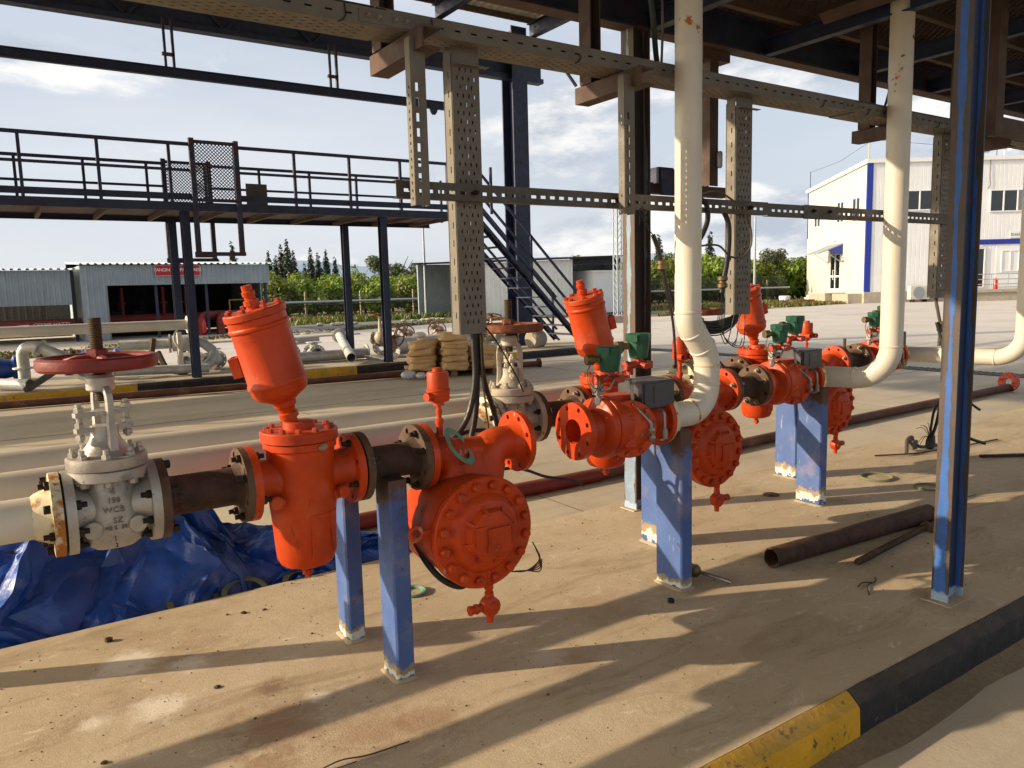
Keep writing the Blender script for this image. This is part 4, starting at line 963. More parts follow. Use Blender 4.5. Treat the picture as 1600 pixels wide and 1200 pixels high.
# columns carrying the deck
def column(x, y, h, lab, mat, rot=0., b=.064, hh=.12):
    t = thing('deck_column', lab, 'steel column', (x, y, 0), 'steel columns of the loading deck')
    mb = MB(); ibeam(mb, (x, y, .0), (x, y, h), hh, b, .006, .0085, X_ if not rot else Y_); part(mb, 'shaft', mat, t, 20)
    mb = MB(); mb.bx(x - .09, x + .09, y - .06, y + .06, .0005, .0055); part(mb, 'base_plate', M['island'], t, 20)
    return t
def streakmat(name, base, worn, streak, hw, side_dark):
    """paint worn to bare brown along the edges of the flanges, a strip of paint left down the middle"""
    N = NT(name); sx = N.n('ShaderNodeSeparateXYZ'); N.l(N.ob, sx.inputs[0]); g = N.n('ShaderNodeNewGeometry'); sn = N.n('ShaderNodeSeparateXYZ'); N.l(g.outputs['Normal'], sn.inputs[0])
    ay = N.math('DIVIDE', N.math('ABSOLUTE', sx.outputs['Y'], 0), hw)
    nz = N.math('MULTIPLY', N.math('SUBTRACT', N.noise(7, 8, .68, stretch=(1, 1, .22)), .5), 2.4)
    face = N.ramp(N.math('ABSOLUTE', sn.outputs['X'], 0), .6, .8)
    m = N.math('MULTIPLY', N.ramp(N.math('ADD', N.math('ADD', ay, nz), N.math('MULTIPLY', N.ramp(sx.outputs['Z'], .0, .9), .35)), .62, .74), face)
    c = N.mix(face, lin(base), lin(streak)); c = N.mix(N.ramp(N.noise(5, 5), .35, .7), c, N.mix(.35, c, (.01, .01, .01, 1)))  # faces not turned along X get a darker base: their shade is painted in
    spots = N.ramp(N.noise(9, 8, .7, stretch=(1, 1, .4)), .63, .67); c = N.mix(N.math('MULTIPLY', spots, .9), c, lin('#3a2a20'))
    c = N.mix(m, c, N.mix(N.ramp(N.noise(14, 6), .35, .65), lin(worn), lin('#4d3b31')))
    c = N.mix(N.ramp(N.math('ADD', sx.outputs['Z'], N.math('MULTIPLY', N.noise(30, 5), .05)), .075, .06), c, lin('#8fa3b8'))
    N.l(c, N.b.inputs['Base Color']); N.b.inputs['Roughness'].default_value = .62; N.l(N.bump(N.math('SUBTRACT', N.noise(80, 5), m), .25, .004), N.b.inputs['Normal']); return N.m
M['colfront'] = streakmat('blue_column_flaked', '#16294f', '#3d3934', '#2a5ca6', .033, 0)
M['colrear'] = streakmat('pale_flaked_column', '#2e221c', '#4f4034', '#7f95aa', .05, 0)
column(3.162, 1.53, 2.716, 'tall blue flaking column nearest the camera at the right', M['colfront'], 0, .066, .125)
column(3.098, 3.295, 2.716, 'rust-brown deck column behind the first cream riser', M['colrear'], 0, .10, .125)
# vertical cables beside risers
mb = MB(); mb.tube(spline([(2.36, 2.44, 2.9), (2.37, 2.44, 2.6), (2.40, 2.445, 2.42), (2.47, 2.5, 2.30), (2.52, 2.53, 2.215)], 8), .012, 10)
solo(mb, 'hose', M['black'], 'thick dark cable dropping to the tray beside the first cream riser', 'cable')
mb = MB(); mb.tube(spline([(2.44, 2.44, 2.9), (2.445, 2.44, 2.6), (2.46, 2.45, 2.4), (2.50, 2.5, 2.22)], 8), .0055, 8)
solo(mb, 'hose', M['galvdark'], 'thin pale cable beside the thick one at the first cream riser', 'cable')
mb = MB(); mb.tube(spline([(4.36, 2.52, 2.9), (4.35, 2.53, 2.6), (4.345, 2.54, 2.4), (4.32, 2.56, 2.26)], 8), .007, 8)
solo(mb, 'hose', M['black'], 'slim cable running down just left of the second cream riser', 'cable')

# ------------------------------------------------------------------ hanging cables
def cable(lab, pts, r, mat='black', name='cable', grp=None, k=10):
    mb = MB(); mb.tube(spline(pts, k), r, 10); return solo(mb, name, M[mat], lab, 'cable', grp)
cb = vt1.location
g = 'cables hanging from the left vertical tray'
cable('black cable leaving the left vertical tray, frontmost of the bundle', [(1.545, 2.56, 1.5), (1.545, 2.56, 1.15), (1.55, 2.565, .98), (1.52, 2.57, .84), (1.47, 2.58, .76), (1.40, 2.60, .70)], .0125, grp=g)
cable('black cable in the middle of the left tray bundle', [(1.565, 2.575, 1.5), (1.565, 2.575, 1.15), (1.565, 2.58, .95), (1.555, 2.585, .82), (1.53, 2.6, .68), (1.52, 2.62, .55)], .0125, grp=g)
cable('black cable at the right of the left tray bundle', [(1.578, 2.57, 1.5), (1.58, 2.57, 1.15), (1.59, 2.57, .98), (1.63, 2.575, .85), (1.66, 2.59, .74), (1.62, 2.62, .62)], .0105, grp=g)
cable('thin yellow-green wire among the black cables under the left tray', [(1.572, 2.555, 1.14), (1.573, 2.55, .98), (1.585, 2.55, .86), (1.60, 2.56, .72), (1.58, 2.6, .60)], .0035, 'brass', 'wire')
cable('black cable arching low behind the nearest meter', [(1.42, 2.62, .66), (1.5, 2.64, .735), (1.62, 2.64, .745), (1.72, 2.63, .70), (1.75, 2.62, .62)], .009, grp=g)
cable('thin black wire slanting right from the foot of the left tray', [(1.59, 2.54, 1.17), (1.64, 2.53, 1.10), (1.72, 2.53, .97), (1.76, 2.54, .90)], .003, name='wire')
# cable glands and pigtails at the first riser
t = thing('cable_pigtail', 'frayed grey cable end with a round gland, left of the first cream riser', 'cable', (2.40, 2.44, 1.3))
mb = MB(); mb.tube(spline([(2.54, 2.45, .95), (2.52, 2.45, 1.15), (2.46, 2.44, 1.34), (2.442, 2.44, 1.4), (2.42, 2.44, 1.47), (2.39, 2.44, 1.53)], 8), [.006] * 12 + [.010] * 29, 10); part(mb, 'cable', M['black'], t)
mb = MB(); mb.lathe([(.014, -.02), (.021, -.016), (.021, -.004), (.017, -.002), (.017, .004), (.021, .006), (.021, .018), (.014, .022)], (2.442, 2.44, 1.40), Zv, 14); part(mb, 'gland', M['brass'], t)
for i in range(5):
    a = i * 1.1; mb = MB(); e = V((2.39, 2.44, 1.53)); mb.tube(spline([e, e + V((-.03, .0, .03)), e + V((-.05 + .02 * math.cos(a), .01, .06 + .015 * i)), e + V((-.05 + .035 * math.cos(a * 1.7), 0, .10 - .03 * (i % 3)))], 6), .0018, 5); part(mb, 'strand', M['black'], t)
t = thing('cable_pigtail', 'dark cable with a brass gland hanging left of the middle vertical tray', 'cable', (3.0, 2.5, 1.2))
mb = MB(); mb.tube(spline([(2.92, 2.52, 1.67), (2.965, 2.52, 1.60), (2.97, 2.52, 1.50), (2.955, 2.52, 1.40), (2.93, 2.52, 1.31), (2.925, 2.52, 1.27)], 8), .0125, 10); part(mb, 'cable', M['black'], t)
mb = MB(); mb.lathe([(.015, -.03), (.024, -.024), (.024, -.008), (.018, -.004), (.018, .006), (.025, .01), (.025, .026), (.014, .03)], (2.928, 2.52, 1.32), Zv, 14); part(mb, 'gland', M['brass'], t)
for i in range(5):
    mb = MB(); e = V((2.927, 2.52, 1.29)); mb.tube(spline([e, e + V((-.012 + .008 * i, .0, -.08)), e + V((-.03 + .012 * i, 0, -.16 - .02 * i)), e + V((.03 + .03 * i, .0, -.27 - .005 * i)), e + V((.10 + .02 * i, .01, -.13 - .12 * (i % 2)))], 6), .0022, 5); part(mb, 'strand', M['black'], t)
cable('pale cable looping from the channel to the middle tray', [(2.72, 2.47, 1.72), (2.80, 2.44, 1.73), (2.93, 2.44, 1.68), (3.03, 2.45, 1.60), (3.06, 2.46, 1.50), (3.0, 2.46, 1.44), (2.91, 2.46, 1.44), (2.84, 2.47, 1.49), (2.74, 2.49, 1.49)], .0048, 'galvdark')
cable('thick dark cable curving down behind the first cream riser', [(2.70, 2.50, 1.70), (2.78, 2.50, 1.69), (2.80, 2.50, 1.62), (2.77, 2.50, 1.55), (2.71, 2.52, 1.44), (2.66, 2.55, 1.2)], .012)
for i in range(5):
    cable(['uppermost of the black cables looping under the middle vertical tray', 'second of the black cables looping under the middle tray', 'middle one of the black cables looping under the middle tray', 'thick lower black cable loop under the middle tray', 'thin lowest wire loop under the middle tray'][i],
          [(3.10 + .012 * i, 2.58, 1.3), (3.09 + .012 * i, 2.58, 1.165), (3.02 + .01 * i, 2.58, 1.135 - .012 * i), (2.90 + .01 * i, 2.58, 1.125 - .016 * i), (2.78, 2.58, 1.15 - .012 * i), (2.70, 2.60, 1.21 - .006 * i), (2.66, 2.62, 1.3)], .0095 if i < 4 else .003, grp='cable loops under the middle tray')
# bundle by the tall column
g = 'cables hanging from the right vertical tray'
cable('pale grey cable leaving the right vertical tray', [(5.02, 2.58, 1.4), (5.02, 2.58, 1.19), (5.03, 2.57, 1.10), (5.05, 2.56, 1.0), (5.02, 2.55, .88)], .010, 'galvdark', grp=g)
cable('black cable swinging left from the right tray to a bound end over the floor', [(5.00, 2.56, 1.03), (5.0, 2.52, .90), (4.93, 2.46, .75), (4.78, 2.40, .58), (4.64, 2.35, .45), (4.56, 2.34, .36)], .0095, grp=g)
cable('black cable looping wide below the right tray, up to the tall column', [(5.05, 2.56, 1.02), (5.06, 2.52, .90), (4.98, 2.46, .74), (4.88, 2.40, .58), (4.86, 2.36, .44), (4.95, 2.32, .33), (5.1, 2.28, .27)], .0095, grp=g)
cable('black cable arching over the bound cable end', [(5.1, 2.32, .48), (4.95, 2.36, .565), (4.82, 2.38, .58), (4.68, 2.38, .53), (4.60, 2.36, .44), (4.56, 2.345, .36)], .0075, grp=g)
cable('thin pale wire hanging from the bound cable end to the floor', [(4.57, 2.34, .35), (4.66, 2.3, .28), (4.70, 2.26, .16), (4.66, 2.24, .06), (4.72, 2.22, .004), (4.84, 2.2, .004)], .0026, 'galvdark', 'wire')
t = thing('bound_cable_end', 'frayed knot of bound cable ends hanging near the floor by the tall column', 'cable end', (4.56, 2.34, .35))
mb = MB(); mb.lathe([(.01, -.05), (.024, -.04), (.026, 0), (.02, .03), (.012, .045)], (4.56, 2.34, .35), V((.3, 0, 1)), 12); part(mb, 'binding', M['black'], t)
rr = random.Random(5)
for i in range(9):
    mb = MB(); e = V((4.55, 2.34, .37)); d = V((rr.uniform(-.12, .02), rr.uniform(-.05, .05), rr.uniform(-.06, .10))); mb.tube(spline([e, e + d * .5 + V((0, 0, .03)), e + d], 6), .0016, 5); part(mb, 'strand', M['black'], t)
mb = MB(); mb.lathe([(.018, -.03), (.026, -.026), (.026, -.012), (.022, -.01), (.022, .012), (.027, .014), (.027, .03), (.018, .034)], (5.04, 2.55, 1.0), Zv, 14)
solo(mb, 'cable_gland', M['brass'], 'round gland on the cables under the right vertical tray', 'cable gland')
# wires at the first meter
cable('dark cable with a taped joint reaching right behind the nearest meter', [(1.50, 2.42, .62), (1.60, 2.42, .63), (1.68, 2.42, .61), (1.76, 2.40, .575), (1.86, 2.38, .55), (1.92, 2.36, .52)], .006)
cable('thick black hose curving under the left rim of the nearest meter', [(1.16, 2.36, .44), (1.175, 2.31, .38), (1.21, 2.27, .325), (1.27, 2.25, .29), (1.34, 2.26, .30)], .011)
t = thing('cable_pigtail', 'frayed thin wires sticking out right of the nearest meter, low down', 'cable', (1.5, 2.2, .3))
for i in range(5):
    mb = MB(); e = V((1.47, 2.24, .30)); mb.tube(spline([e, e + V((.07, -.01, -.01)), e + V((.13, -.01, -.025 + .012 * i)), e + V((.14 - .01 * i, -.01, .02 + .018 * i))], 6), .0024, 5); part(mb, 'strand', M['rust'], t)
# ------------------------------------------------------------------ things on the near island and lane
mb = MB(); mb.pipe((2.885, 2.185, .049), (4.115, 2.105, .049), .0475, .041, 36); solo(mb, 'loose_pipe', M['rust'], 'loose rusty pipe lying on the island floor, open end towards the camera', 'pipe')
t = thing('threaded_bar', 'rusty threaded bar lying beside the loose pipe', 'bar', (3.22, 1.975, 0))
a, b = V((3.215, 1.962, .018)), V((4.12, 2.055, .018)); d = (b - a).normalized(); pr = []
for i in range(0, 121): pr.append((.0165 if i % 2 else .0145, i * (b - a).length / 120))
mb = MB(); mb.lathe(pr, a, d, 12); part(mb, 'bar', M['rust'], t, 20)
mb = MB(); mb.hexa(a + d * .74, d, .03, .03); mb.box(a + d * .78 + V((0, -.03, -.0)), (.11, .05, .03)); part(mb, 'nut', M['rustflange'], t)
t = thing('pipe_fitting', 'small brass fitting lying at the foot of the front post under the first riser', 'fitting', (2.52, 2.28, 0))
mb = MB(); mb.cyl((2.53, 2.33, .03), (2.475, 2.36, .075), .022, .024, 14); mb.ball((2.53, 2.325, .03), .03, 12); mb.lathe([(.03, 0), (.034, .005), (.034, .018), (.03, .022)], (2.50, 2.345, .055), V((-.055, .03, .045)), 16); part(mb, 'body', M['brass'], t)
mb = MB(); mb.cyl((2.54, 2.31, .026), (2.585, 2.16, .012), .009, n=10); part(mb, 'rod', M['tube'], t)
def ringwire(x, y, R_, lab, mat, r=.004, n=3, name='wire_ring'):
    mb = MB(); rr = random.Random(int(x * 100))
    for k in range(n): mb.torus((x + rr.uniform(-.005, .005), y + rr.uniform(-.005, .005), .005 + k * .004), V((rr.uniform(-.03, .03), rr.uniform(-.03, .03), 1)), R_ + rr.uniform(-.006, .006), [(r * math.cos(2 * PI * i / 6), r * math.sin(2 * PI * i / 6)) for i in range(7)], 30)
    return solo(mb, name, mat, lab, 'ring')
ringwire(1.42, 2.95, .055, 'green ring lying on the floor right of the two nearest posts', M['greengasket'], .006, 2)
ringwire(4.77, 2.79, .10, 'loose wire ring lying flat on the sunlit floor', M['palegasket'])
ringwire(4.78, 2.46, .075, 'wire ring half hidden by the tall blue column', M['palegasket'])
mb = MB(); mb.lathe([(.05, .001), (.05, .006), (.03, .008), (.03, .012)], (3.91, 2.97, 0), Zv, 20); solo(mb, 'floor_disc', M['rustflange'], 'small rusty disc lying beside the middle pair of posts', 'disc')
t = thing('scrap_wire', 'tangle of wire and grey scrap on the far sunlit floor', 'scrap', (5.7, 3.1, 0))
mb = MB(); mb.tube(spline([(5.55, 3.02, .02), (5.62, 3.06, .05), (5.70, 3.10, .09), (5.78, 3.11, .10), (5.82, 3.12, .06), (5.80, 3.05, .03), (6.0, 3.02, .02)], 6), .014, 8); mb.box((5.74, 3.08, .05), (.07, .04, .07)); part(mb, 'bracket', M['galvdark'], t)
mb = MB(); mb.tube(spline([(5.35, 3.15, .01), (5.6, 3.0, .015), (5.9, 2.95, .01), (6.2, 2.9, .012), (6.6, 2.86, .01)], 6), .006, 6); part(mb, 'wire', M['rust'], t)
mb = MB(); mb.bar((5.88, 2.66, .012), (6.22, 2.42, .012), .02, .02); solo(mb, 'steel_offcut', M['rust'], 'thin steel offcut lying on the floor right of the tall column', 'offcut')
mb = MB(); mb.lathe([(.014, 0), (.014, .014), (.008, .014), (.008, 0)], (.262, 3.245, 0), Zv, 6); solo(mb, 'rusty_nut', M['rust'], 'rusty nut lying on the island near the tarp', 'nut')
mb = MB(); mb.lathe([(.014, 0), (.014, .016), (.008, .016), (.008, 0)], (2.24, 2.19, 0), Zv, 6); solo(mb, 'dark_nut', M['boltdark'], 'dark nut lying in shade left of the front post under the first riser', 'nut')
rr = random.Random(3)
def chip(x, y, s, mat, lab, name='rust_flake', cat='flake'):
    mb = MB(); pts = []
    rings = [[V((x + s * k * math.cos(2 * PI * i / 7) * rr.uniform(.6, 1.2), y + s * k * math.sin(2 * PI * i / 7) * rr.uniform(.5, 1.1), z * s)) for i in range(7)] for k, z in ((1, 0.02), (.9, .35), (.45, .6))]
    mb.loft(rings); solo(mb, name, mat, lab, cat, None, None, 0)
chip(.15, 2.37, .012, M['brass'], 'orange dry leaf curl on the floor at the bottom left', 'dry_leaf', 'leaf')
chip(.52, 2.62, .012, M['rust'], 'rust flake on the floor left of the nearest post, by the shadow line')
chip(.76, 3.19, .014, M['rust'], 'rust flake on the island close to the tarp edge')
chip(.84, 3.17, .010, M['rust'], 'small rust flake next to the one by the tarp edge')
t = thing('dry_twig', 'dry twig with a thin stem on the floor at the bottom edge', 'twig', (.75, 1.95, 0))
mb = MB(); mb.tube(spline([(.62, 1.96, .004), (.70, 1.96, .012), (.78, 1.945, .006), (.90, 1.93, .010)], 6), .0022, 5); mb.tube(spline([(.62, 1.96, .004), (.68, 1.935, .01), (.74, 1.94, .004)], 6), .0016, 5); part(mb, 'stem', M['bark'], t)
t = thing('dry_twig', 'brown weed sprig on the shaded floor left of the tall column', 'twig', (3.08, 1.8, 0))
for i, aa in enumerate((2.7, 3.3, .2)):
    mb = MB(); L_ = (.10, .14, .06)[i]; mb.tube(spline([(3.08, 1.80, .003), (3.08 + L_ * .5 * math.cos(aa), 1.80 + L_ * .5 * math.sin(aa), .008), (3.08 + L_ * math.cos(aa + .15), 1.80 + L_ * math.sin(aa + .3), .003)], 5), .003, 5); part(mb, 'stem', M['bark'], t)
# grit swept over the slab
mb = MB(); rg = random.Random(11)
for i in range(1500):
    x = rg.uniform(-.4, 5.5); y = rg.uniform(1.42, 3.42); s = rg.uniform(.0010, .0032) * (1 + 1.0 * (rg.random() < .04))
    a0 = rg.uniform(0, 6); rings = [[V((x + s * k * math.cos(a0 + 2 * PI * i / 5), y + s * k * .8 * math.sin(a0 + 2 * PI * i / 5), z * s)) for i in range(5)] for k, z in ((1, .02), (.8, .8))]
    mb.loft(rings)
solo(mb, 'grit', M['rustflange'], 'dark grit scattered over the island floor', 'grit', None, 'stuff', 0)
# red pipe along the lane behind the island
t = thing('ground_pipe', 'long brown-red pipe lying on the lane behind the island, flange at its right end', 'pipe', (4, 4.4, GZ))
pts = [V((.9, 4.42, -.1)), V((3.7, 4.36, -.1))]
mb = MB(); mb.tube(pts, .052, 24); part(mb, 'red_length', M['redpipe'], t)
mb = MB(); mb.tube([V((3.7, 4.36, -.1)), V((6.8, 4.45, -.1)), V((10.62, 4.50, -.1))], .046, 24); part(mb, 'brown_length', M['redpipe2'], t)
mb = MB(); mb.flange((10.60, 4.50, -.03), V((1, .012, 0)), .125, .022, .04, 4, .012); part(mb, 'flange', M['orange_old'], t)
for x in (4.85,): 
    mb = MB(); mb.bx(x, x + .1, 4.28, 4.36, GZ, GZ + .05); solo(mb, 'steel_chock', M['rust'], 'small steel block in front of the ground pipe', 'block')
mb = MB(); mb.torus((6.95, 4.45, -.1), X_, .05, [(.006 * math.cos(2 * PI * i / 6), .006 * math.sin(2 * PI * i / 6)) for i in range(7)], 20); part(mb, 'wire_tie', M['rust'], t)

# blue tarpaulin heap between island and lane
def tarp_height(x, y):
    g = .44 * math.exp(-((x - .20) / .40) ** 2 - ((y - 4.0) / .34) ** 2) + .50 * math.exp(-((x - .66) / .22) ** 2 - ((y - 3.84) / .26) ** 2) + .20 * math.exp(-((x - 1.12) / .34) ** 2 - ((y - 3.72) / .22) ** 2) + .11 * math.exp(-((x - 1.6) / .3) ** 2 - ((y - 3.62) / .18) ** 2) + .26 * math.exp(-((x + .16) / .26) ** 2 - ((y - 3.74) / .24) ** 2)
    return g * (1 - .55 * math.exp(-((x - .42) / .16) ** 2 - ((y - 3.60) / .12) ** 2))
rtp = random.Random(17); ctl = []; CX, CY = 13, 7
for j in range(CY + 1):
    for i in range(CX + 1):
        u = i / CX; v = j / CY; x = -.72 + 2.66 * u; yb = 3.66 + 1.0 * math.exp(-((x - .25) / .72) ** 2) + .10 * math.sin(x * 5)
        if 0 < i < CX: x += rtp.uniform(-.06, .06)
        y = 3.437 + (yb - 3.437) * v
        if 0 < j < CY: y += rtp.uniform(-.035, .035)
        edge = 1.0 if (0 < i < CX and 0 < j < CY) else .12
        z = GZ + .012 + (tarp_height(x, y) * rtp.uniform(.50, 1.22) + rtp.uniform(0, .075)) * edge
        if j == 0: z = GZ + .02 + rtp.uniform(.0, .16) * (1 if 2 < i < 6 else .6)
        ctl.append(V((x, max(3.436, y), z)))
bm = bmesh.new(); bv = [bm.verts.new(p) for p in ctl]
for j in range(CY):
    for i in range(CX):
        a, b_, c_, d_ = [bv[k] for k in (j * (CX + 1) + i, j * (CX + 1) + i + 1, (j + 1) * (CX + 1) + i + 1, (j + 1) * (CX + 1) + i)]
        for tri in (((a, b_, c_), (a, c_, d_)) if rtp.random() < .5 else ((a, b_, d_), (b_, c_, d_))): bm.faces.new(tri)
for amp, keep in ((.036, 1), (.012, 1), (.0045, 1), (.0014, 1)):     # crumple: split every fold and push the new corners off its plane
    old = set(bm.verts)
    bmesh.ops.subdivide_edges(bm, edges=bm.edges[:], cuts=1, use_grid_fill=True)
    for w in bm.verts:
        if w not in old and not w.is_boundary:
            q = V((rtp.gauss(0, 1), rtp.gauss(0, 1), rtp.gauss(0, 1.1))) * amp * .62
            w.co += q
            if w.co.y < 3.436: w.co.y = 3.436
            if w.co.z < GZ + .004: w.co.z = GZ + .004
    bmesh.ops.triangulate(bm, faces=[f_ for f_ in bm.faces if len(f_.verts) > 3])
bm.verts.index_update(); mb = MB(); mb.add([w.co.copy() for w in bm.verts], [tuple(w.index for w in f_.verts) for f_ in bm.faces]); bm.free()
N = NT('blue_tarp_sheet'); c = N.mix(N.ramp(N.noise(3, 6), .3, .7), lin('#123478'), lin('#1d4fa8')); c = N.mix(N.ramp(N.noise(7, 8, .7), .58, .74, 0, .4), c, lin('#8fa4c8'))
N.l(c, N.b.inputs['Base Color']); N.b.inputs['Roughness'].default_value = .30; N.b.inputs['Specular IOR Level'].default_value = .55
hh = N.math('ADD', N.noise(22, 8, .72, dist=1.2), N.math('MULTIPLY', N.noise(60, 5, .7), .3)); N.l(N.bump(hh, .3, .012), N.b.inputs['Normal']); M['tarp'] = N.m
o = solo(mb, 'tarpaulin', M['tarp'], 'crumpled blue plastic tarpaulin heaped behind the silver valve', 'tarpaulin', None, None, 28)
for i, (x, y, R_, z, lab) in enumerate(((.84, 3.475, .10, -.03, 'pale gasket ring lying on the tarp edge, right one of the pair'), (.63, 3.53, .11, -.04, 'pale gasket ring lying on the tarp edge, left one of the pair'), (1.12, 3.46, .11, -.05, 'pale gasket ring tucked under the right end of the tarp'))):
    ax = V((.1 * i - .05, -.35, 1)).normalized(); xx, yy, zz = frame(ax); cpt = V((x, y, z + .012))
    mb = MB(); mb.loft([[cpt + ax * h + (xx * math.cos(2 * PI * k / 48) + yy * math.sin(2 * PI * k / 48)) * r for k in range(48)] for r, h in ((R_, 0), (R_, .003), (R_ * .76, .003), (R_ * .76, 0), (R_, 0))], False, False)
    solo(mb, 'gasket_ring', M['palegasket'], lab, 'gasket')

# ------------------------------------------------------------------ far island: fittings, pallet, walkway
def fpipe(lab, p0, p1, r, ends=(1, 1), mat='silverpipe', grp=None, hollow=True, name='pipe_length'):
    p0, p1 = V(p0), V(p1); d = (p1 - p0).normalized()
    t = thing(name, lab, 'pipe', tuple(p0), grp)
    mb = MB(); mb.pipe(p0, p1, r, r * .88, 24); part(mb, 'pipe', M[mat], t)
    for e, p, s in ((ends[0], p0, 1), (ends[1], p1, -1)):
        if e: mb = MB(); mb.flange(p if s > 0 else p - d * .022, d, r * 1.75, .022, r * .88, 8, .01); part(mb, 'flange', M[mat], t)
    return t
G2 = 'loose pipes and fittings on the far island'
t = fpipe('long cream pipe on a small stand, flange end near the walkway leg', (-2, 14.05, .86), (2.78, 14.05, .845), .085, (0, 1), 'cream', None, True, 'cream_pipe')
mb = MB(); mb.bar((2.62, 14.05, 0), (2.62, 14.05, .72), .07, .07); mb.tube(spline([(2.62, 14.0, .40), (2.52, 13.98, .62), (2.60, 13.98, .80)], 5), .02, 8); part(mb, 'stand', M['cream'], t)
t = thing('bent_pipe', 'silver swan-neck pipe standing on the far island at the left edge', 'pipe', (.25, 13.6, 0), G2)
mb = MB(); mb.tube(bend([(.34, 14.0, .0), (.34, 14.0, .62), (.55, 13.8, .62), (.95, 13.55, .40)], [.16, .2], 7), .085, 20); part(mb, 'pipe', M['silverpipe'], t)
for z in (.02, .28): mb = MB(); mb.flange((.34, 14.0, z), Zv, .15, .025, .05, 8, .01); part(mb, 'flange', M['silverpipe'], t)
mb = MB(); mb.flange((.55, 13.8, .60), V((.4, -.2, -.3)), .15, .025, .05, 8, .01); part(mb, 'flange', M['silverpipe'], t)
fpipe('short silver pipe lying at the left edge, open end showing', (-.05, 13.75, .10), (.38, 13.25, .10), .085, (0, 0), 'silverpipe', G2)
mb = MB(); mb.bar((1.0, 13.9, .38), (.30, 13.15, .02), .02, .10); solo(mb, 'strap', M['galvdark'], 'grey flat bar leaning from the swan-neck pipe to the floor', 'bar')
for lab, x0, x1, y in (('blue wrapped casting at the left edge of the far island', -.6, .42, 15.4), ('second blue casting behind the red handwheel', .95, 1.95, 15.6)):
    t = thing('blue_casting', lab, 'casting', (x0, y, 0))
    mb = MB(); mb.lathe([(.12, 0), (.22, .03), (.22, .1), (.15, .14), (.19, .35), (.19, .6), (.15, .8), (.22, .84), (.22, .92), (.12, x1 - x0)], (x0, y, .2), X_, 20); mb.box(((x0 + x1) / 2, y, .33), (.25, .28, .2)); part(mb, 'body', M['bluepart'], t)
t = thing('pipe_assembly', 'silver pipe with a thick sleeve and a return bend beside the walkway leg', 'pipe', (2.2, 14.2, 0), G2)
mb = MB(); mb.tube(bend([(1.75, 14.5, .52), (3.02, 14.2, .52), (3.25, 14.15, .30), (3.02, 14.0, .12)], [.14, .14], 7), .085, 20); part(mb, 'pipe', M['silverpipe'], t)
mb = MB(); mb.cyl((2.55, 14.31, .52), (2.88, 14.233, .52), .14, n=24); part(mb, 'sleeve', M['silverpipe'], t)
for x in (2.5, 2.9): mb = MB(); mb.flange((x, 14.5 - (x - 1.75) * .236, .52), V((1, -.236, 0)), .16, .025, .05, 8, .01); part(mb, 'flange', M['silverpipe'], t)
mb = MB(); mb.tube(spline([(2.25, 14.3, .62), (2.2, 14.22, .3), (2.35, 14.1, .12), (2.7, 14.0, .05), (2.4, 14.0, .1), (2.28, 14.15, .4)], 6), .05, 6); part(mb, 'webbing', M['strap'], t)
fpipe('silver pipe lying flat in front of the sleeved pipe', (1.55, 13.95, .14), (3.0, 13.75, .10), .075, (1, 0), 'silverpipe', G2)
rj = random.Random(4)
for i, (x, y, L, lab) in enumerate(((3.35, 14.6, .5, 'flanged silver tee left of the orange air pot'), (3.05, 14.9, .4, 'small flanged silver fitting beside the walkway leg'), (4.85, 15.0, .45, 'silver fitting heap behind the long silver pipe'), (9.0, 14.6, .5, 'flanged silver fitting behind the rusty handwheel'), (8.3, 14.8, .55, 'silver fitting right of the sack pallet'), (7.6, 14.9, .5, 'silver fitting behind the sacks'), (3.75, 14.15, .34, 'low silver fitting close to the near walkway leg, right side'), (4.35, 14.75, .38, 'low silver fitting between the leaning pot and the open-ended pipe'), (5.1, 14.6, .34, 'low silver fitting under the open-ended silver pipe'), (6.85, 15.1, .36, 'low silver fitting right of the loose valves'), (9.6, 15.0, .4, 'low silver fitting left of the thick blue column'), (1.35, 14.6, .4, 'low silver fitting behind the red handwheel rim'), (2.0, 14.9, .36, 'low silver fitting under the long cream pipe'))):
    t = thing('pipe_fitting', lab, 'fitting', (x, y, 0), G2); d = V((rj.uniform(-.6, .6) - .3, -1, 0)).normalized(); a = V((x, y, .17))
    mb = MB(); mb.pipe(a, a + d * L, .11, .095, 20); mb.cyl(a + d * L * .5, a + d * L * .5 + V((0, 0, .2)), .08, n=16); part(mb, 'body', M['silverpipe'], t)
    for q in (a, a + d * (L - .025)): mb = MB(); mb.flange(q, d, .165, .025, .095, 8, .012); part(mb, 'flange', M['silverpipe'], t)
    mb = MB(); mb.flange(a + d * L * .5 + V((0, 0, .2)), Zv, .15, .022, .05, 8, .012); part(mb, 'flange', M['silverpipe'], t)
fpipe('short silver pipe just right of the leaning air pot', (4.2, 15.3, .36), (5.45, 15.1, .40), .085, (1, 0), 'silverpipe', G2)
fpipe('silver loading pipe lying across, open end towards the lane', (6.05, 15.5, .42), (5.38, 13.25, .13), .088, (1, 0), 'silverpipe', G2)
fpipe('long silver pipe lying on the far island behind the open-ended one', (3.7, 14.35, .12), (6.1, 14.2, .12), .10, (0, 1), 'silverpipe', G2)
fpipe('thick silver pipe lying behind the sack pallet', (6.6, 14.1, .22), (8.7, 14.3, .25), .17, (1, 0), 'silverpipe', G2)
fpipe('thin silver pipe lying diagonally by the walkway leg', (5.9, 14.9, .12), (6.1, 13.4, .03), .03, (0, 0), 'silverpipe', G2, True)
